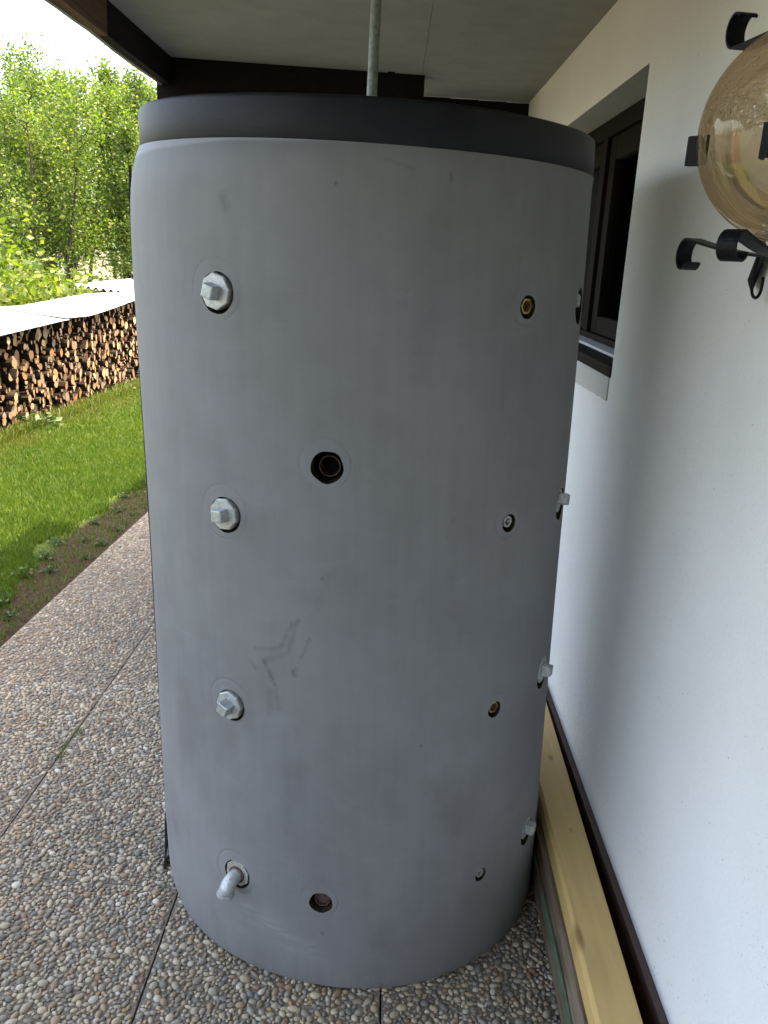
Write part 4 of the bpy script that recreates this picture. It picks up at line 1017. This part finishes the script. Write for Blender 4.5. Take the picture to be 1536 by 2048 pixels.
# ------------------------------------------------------------------ trees and bushes
def tube_np(P, rad, seg=5):
    P = np.asarray(P); n = len(P); V = []; 
    for i in range(n):
        t = P[min(i + 1, n - 1)] - P[max(i - 1, 0)]; t = t / (np.linalg.norm(t) + 1e-9); a = np.array([1., 0, 0]) if abs(t[0]) < .8 else np.array([0, 1., 0])
        x = np.cross(t, a); x /= np.linalg.norm(x); y = np.cross(t, x)
        for k in range(seg): V.append(P[i] + (x * math.cos(2 * math.pi * k / seg) + y * math.sin(2 * math.pi * k / seg)) * rad[i])
    F = [(i * seg + k, i * seg + (k + 1) % seg, (i + 1) * seg + (k + 1) % seg, (i + 1) * seg + k) for i in range(n - 1) for k in range(seg)]
    return np.array(V), F
def make_tree(seed, H, spread, nleaf, lsize, stems=3, base_clear=.22):
    r = np.random.default_rng(seed); TV = []; TF = []; off = 0; tips = []; wts = []
    for s_ in range(stems):
        a = r.uniform(0, 6.28); lean = r.uniform(.03, .16) * H; top = np.array([math.cos(a) * lean, math.sin(a) * lean, H * r.uniform(.85, 1.0)])
        b = np.array([math.cos(a) * .15, math.sin(a) * .15, 0]) * (stems > 1); n = 12; P = []
        for i in range(n):
            t = i / (n - 1); P.append(b + (top - b) * t + np.array([math.sin(t * 5 + seed + s_) * .10, math.cos(t * 4 + seed * 2 + s_) * .10, 0]) * t)
        P = np.array(P); rad = np.linspace(.055, .008, n) * (H / 7) ; v, f = tube_np(P, rad, 7); TV.append(v); TF += [tuple(i + off for i in q_) for q_ in f]; off += len(v)
        nb = 16
        for b_ in range(nb):
            t = base_clear + (1 - base_clear) * (b_ + r.uniform(0, 1)) / nb * .97; k = t * (n - 1); i = min(int(k), n - 2); p0 = P[i] + (P[i + 1] - P[i]) * (k - i)
            a2 = r.uniform(0, 6.28); L = spread * (1.05 - t * .75) * r.uniform(.6, 1.15); dirv = np.array([math.cos(a2), math.sin(a2), r.uniform(.5, 1.1)]); dirv /= np.linalg.norm(dirv)
            Q = np.array([p0 + dirv * L * u_ + np.array([0, 0, .12 * L * u_ ** 2]) + r.standard_normal(3) * .02 * u_ for u_ in np.linspace(0, 1, 6)])
            v, f = tube_np(Q, np.linspace(.016, .004, 6) * (H / 7), 4); TV.append(v); TF += [tuple(i + off for i in q_) for q_ in f]; off += len(v)
            for u_ in (.35, .55, .75, .9, 1.0):
                kk = u_ * 5; i2 = min(int(kk), 4); tips.append(Q[i2] + (Q[i2 + 1] - Q[i2]) * (kk - i2)); wts.append(.5 + u_)
            for _ in range(2):
                u_ = r.uniform(.4, .95); c = Q[int(u_ * 5)]; d2 = dirv + r.standard_normal(3) * .6; d2 /= np.linalg.norm(d2); l2 = L * .4; QQ = np.array([c, c + d2 * l2 * .5, c + d2 * l2])
                v, f = tube_np(QQ, [.006, .004, .003], 3); TV.append(v); TF += [tuple(i + off for i in q_) for q_ in f]; off += len(v); tips.append(QQ[-1]); tips.append(QQ[1]); wts += [1., .8]
        for t in np.linspace(.7, 1.0, 6): tips.append(P[int(t * (n - 1))]); wts.append(1.0)
    tips = np.array(tips); wts = np.array(wts) * r.uniform(.3, 1.6, len(tips)); wts /= wts.sum()
    ci = r.choice(len(tips), nleaf, p=wts); C_ = tips[ci] + r.standard_normal((nleaf, 3)) * np.array([.15, .15, .17]) * (spread / 1.2)
    C_[:, 2] = np.maximum(C_[:, 2], .1)
    LV, LF = leaf_quads(C_, r.uniform(lsize * .6, lsize * 1.25, nleaf), .3, .6, r)
    me_t = bpy.data.meshes.new('trunk'); me_t.from_pydata(np.concatenate(TV).tolist(), [], TF); me_t.materials.append(MAT['trunk']); me_t.polygons.foreach_set('use_smooth', np.full(len(me_t.polygons), True))
    return me_t, (LV, LF)
def mesh_quick(name, V, F, mat):
    o = mesh_np(name, V, F, mat); me = o.data; bpy.data.objects.remove(o); return me
PROT = []
for s_, (H, sp, nl, ls, st) in enumerate([(7.2, 1.35, 15500, .043, 4), (6.6, 1.2, 14000, .041, 3), (7.8, 1.3, 15500, .045, 4), (5.6, 1.25, 12500, .039, 5), (6.9, 1.0, 11500, .042, 2)]):
    mt, (LV, LF) = make_tree(11 + s_ * 7, H, sp, nl, ls, st); PROT.append((mt, mesh_quick('crown', LV, LF, MAT['leaf']), H))
TREES = [  # x, y, height, proto, label
    (-6.4, 16.2, 4.9, 3, 'bushy young birch with many thin stems, front of the tree belt left of the tank'),
    (-8.0, 17.0, 5.3, 1, 'leafy multi-stemmed tree at the left edge of the photo, above the bright bushes'),
    (-4.9, 16.6, 4.9, 4, 'slim light green tree rising just left of the tank, behind the firewood'),
    (-7.2, 19.0, 6.4, 0, 'tallest bright green tree top in the left part of the tree belt'),
    (-5.7, 19.6, 6.0, 2, 'airy tree in the middle of the tree belt with bare lower stems'),
    (-9.2, 20.0, 6.2, 2, 'broad tree standing second from the left edge in the tree belt'),
    (-4.2, 19.4, 5.4, 1, 'narrow tree partly hidden behind the left side of the tank'),
    (-6.3, 22.5, 7.0, 4, 'thin tree seen through gaps of the front trees, against the white sky'),
    (-8.3, 23.0, 7.2, 1, 'dense back-row tree near the left edge with its crown against the sky'),
    (-5.0, 23.2, 6.2, 3, 'back-row tree with leafy crown under the eave corner'),
    (-7.4, 26.0, 7.6, 2, 'far tree behind the middle of the tree belt'),
    (-10.2, 25.5, 7.8, 0, 'far tree at the left frame edge, partly cut off'),
    (-5.9, 28.0, 7.4, 0, 'farthest tree on the right side of the tree belt, beside the post'),
    (-9.0, 29.0, 8.0, 4, 'farthest thin tree behind the left part of the tree belt'),
    (-11.5, 18.5, 6.0, 3, 'bushy tree just outside the left edge of the photo'),
    (-3.0, 21.0, 5.6, 4, 'slim tree hidden behind the grey tank'),
    (-2.2, 17.5, 5.0, 3, 'bushy tree hidden behind the lower grey tank'),
    (-13.0, 22.0, 7.0, 2, 'tall tree far out to the left of the tree belt')]
for x, y, h, k, lab in TREES:
    mt, mc, H = PROT[k]; o = empty('tree', (x, y, float(hf(x, y)) - .05), lab, 'tree', 'trees behind the firewood stack')
    s_ = h * (.88 if x < -6.8 else .95) / H; o.scale = (s_ * 1.12, s_ * 1.12, s_); o.rotation_euler.z = random.uniform(0, 6.28)
    link(bpy.data.objects.new('trunk', mt), o); link(bpy.data.objects.new('crown', mc), o)
BP = []
for s_ in range(3):
    r = np.random.default_rng(50 + s_); n = 2600; bl = r.standard_normal((9, 3)) * np.array([.42, .42, .25]) + np.array([0, 0, .6]); ci = r.integers(0, 9, n)
    C_ = bl[ci] + r.standard_normal((n, 3)) * np.array([.2, .2, .2]); C_[:, 2] = np.abs(C_[:, 2])
    LV, LF = leaf_quads(C_, r.uniform(.028, .055, n), .9, .66, r)
    bm = bmesh.new()
    for b in bl: add_tube(bm, [(0, 0, 0), (b[0] * .4, b[1] * .4, b[2] * .6), tuple(b)], [.014, .010, .005], 5, False)
    ms = bpy.data.meshes.new('branches'); bm.to_mesh(ms); bm.free(); ms.materials.append(MAT['trunk']); BP.append((ms, mesh_quick('foliage', LV, LF, MAT['bush_leaf'])))
BUSHES = [(-5.15, 10.9, 1.25, 0, 'large yellow-green bush at the left edge, just above the firewood cover'), (-5.0, 12.0, 1.15, 1, 'bright bush with big leaves, second along the back of the firewood'),
          (-5.7, 13.1, 1.0, 2, 'bright green bush in front of the thin stems, third along the firewood'), (-5.5, 14.4, 1.1, 0, 'low shaded bush among the tree stems'),
          (-5.2, 16.0, .95, 1, 'low bush behind the corrugated sheet'), (-6.4, 13.0, 1.4, 2, 'tall bush behind the left bush, under the left tree'),
          (-3.9, 16.2, .95, 0, 'bush beside the tank edge, above the corrugated sheet'), (-7.0, 15.2, 1.3, 1, 'bush deep in the shade at the left edge under the trees'),
          (-5.6, 9.6, 1.2, 2, 'bush just outside the left edge behind the firewood'), (-6.0, 17.6, 1.2, 0, 'back bush filling the gap between the middle stems')]
for x, y, s_, k, lab in BUSHES:
    ms, mc = BP[k]; o = empty('bush', (x, y, float(hf(x, y)) - .03), lab, 'bush', 'bushes behind the firewood stack'); o.scale = (s_,) * 3; o.rotation_euler.z = random.uniform(0, 6.28)
    link(bpy.data.objects.new('branches', ms), o); link(bpy.data.objects.new('foliage', mc), o)

# distant wooded hill
xs = np.linspace(-900, 700, 70); ys = np.linspace(300, 1100, 36); XX, YY = np.meshgrid(xs, ys, indexing='ij')
ZZ = 95 * np.exp(-((YY - 750) / 260) ** 2) * (.75 + .25 * np.sin(XX / 170) + .08 * np.sin(XX / 41)) * np.exp(-((XX + 250) / 600) ** 2) - 2
n1, n2 = XX.shape; idx = np.arange(n1 * n2).reshape(n1, n2); F = np.stack([idx[:-1, :-1].ravel(), idx[1:, :-1].ravel(), idx[1:, 1:].ravel(), idx[:-1, 1:].ravel()], 1)
o = mesh_np('hills', np.stack([XX.ravel(), YY.ravel(), ZZ.ravel()], 1), F, MAT['hill'], smooth=True); tag(o, kind='structure')
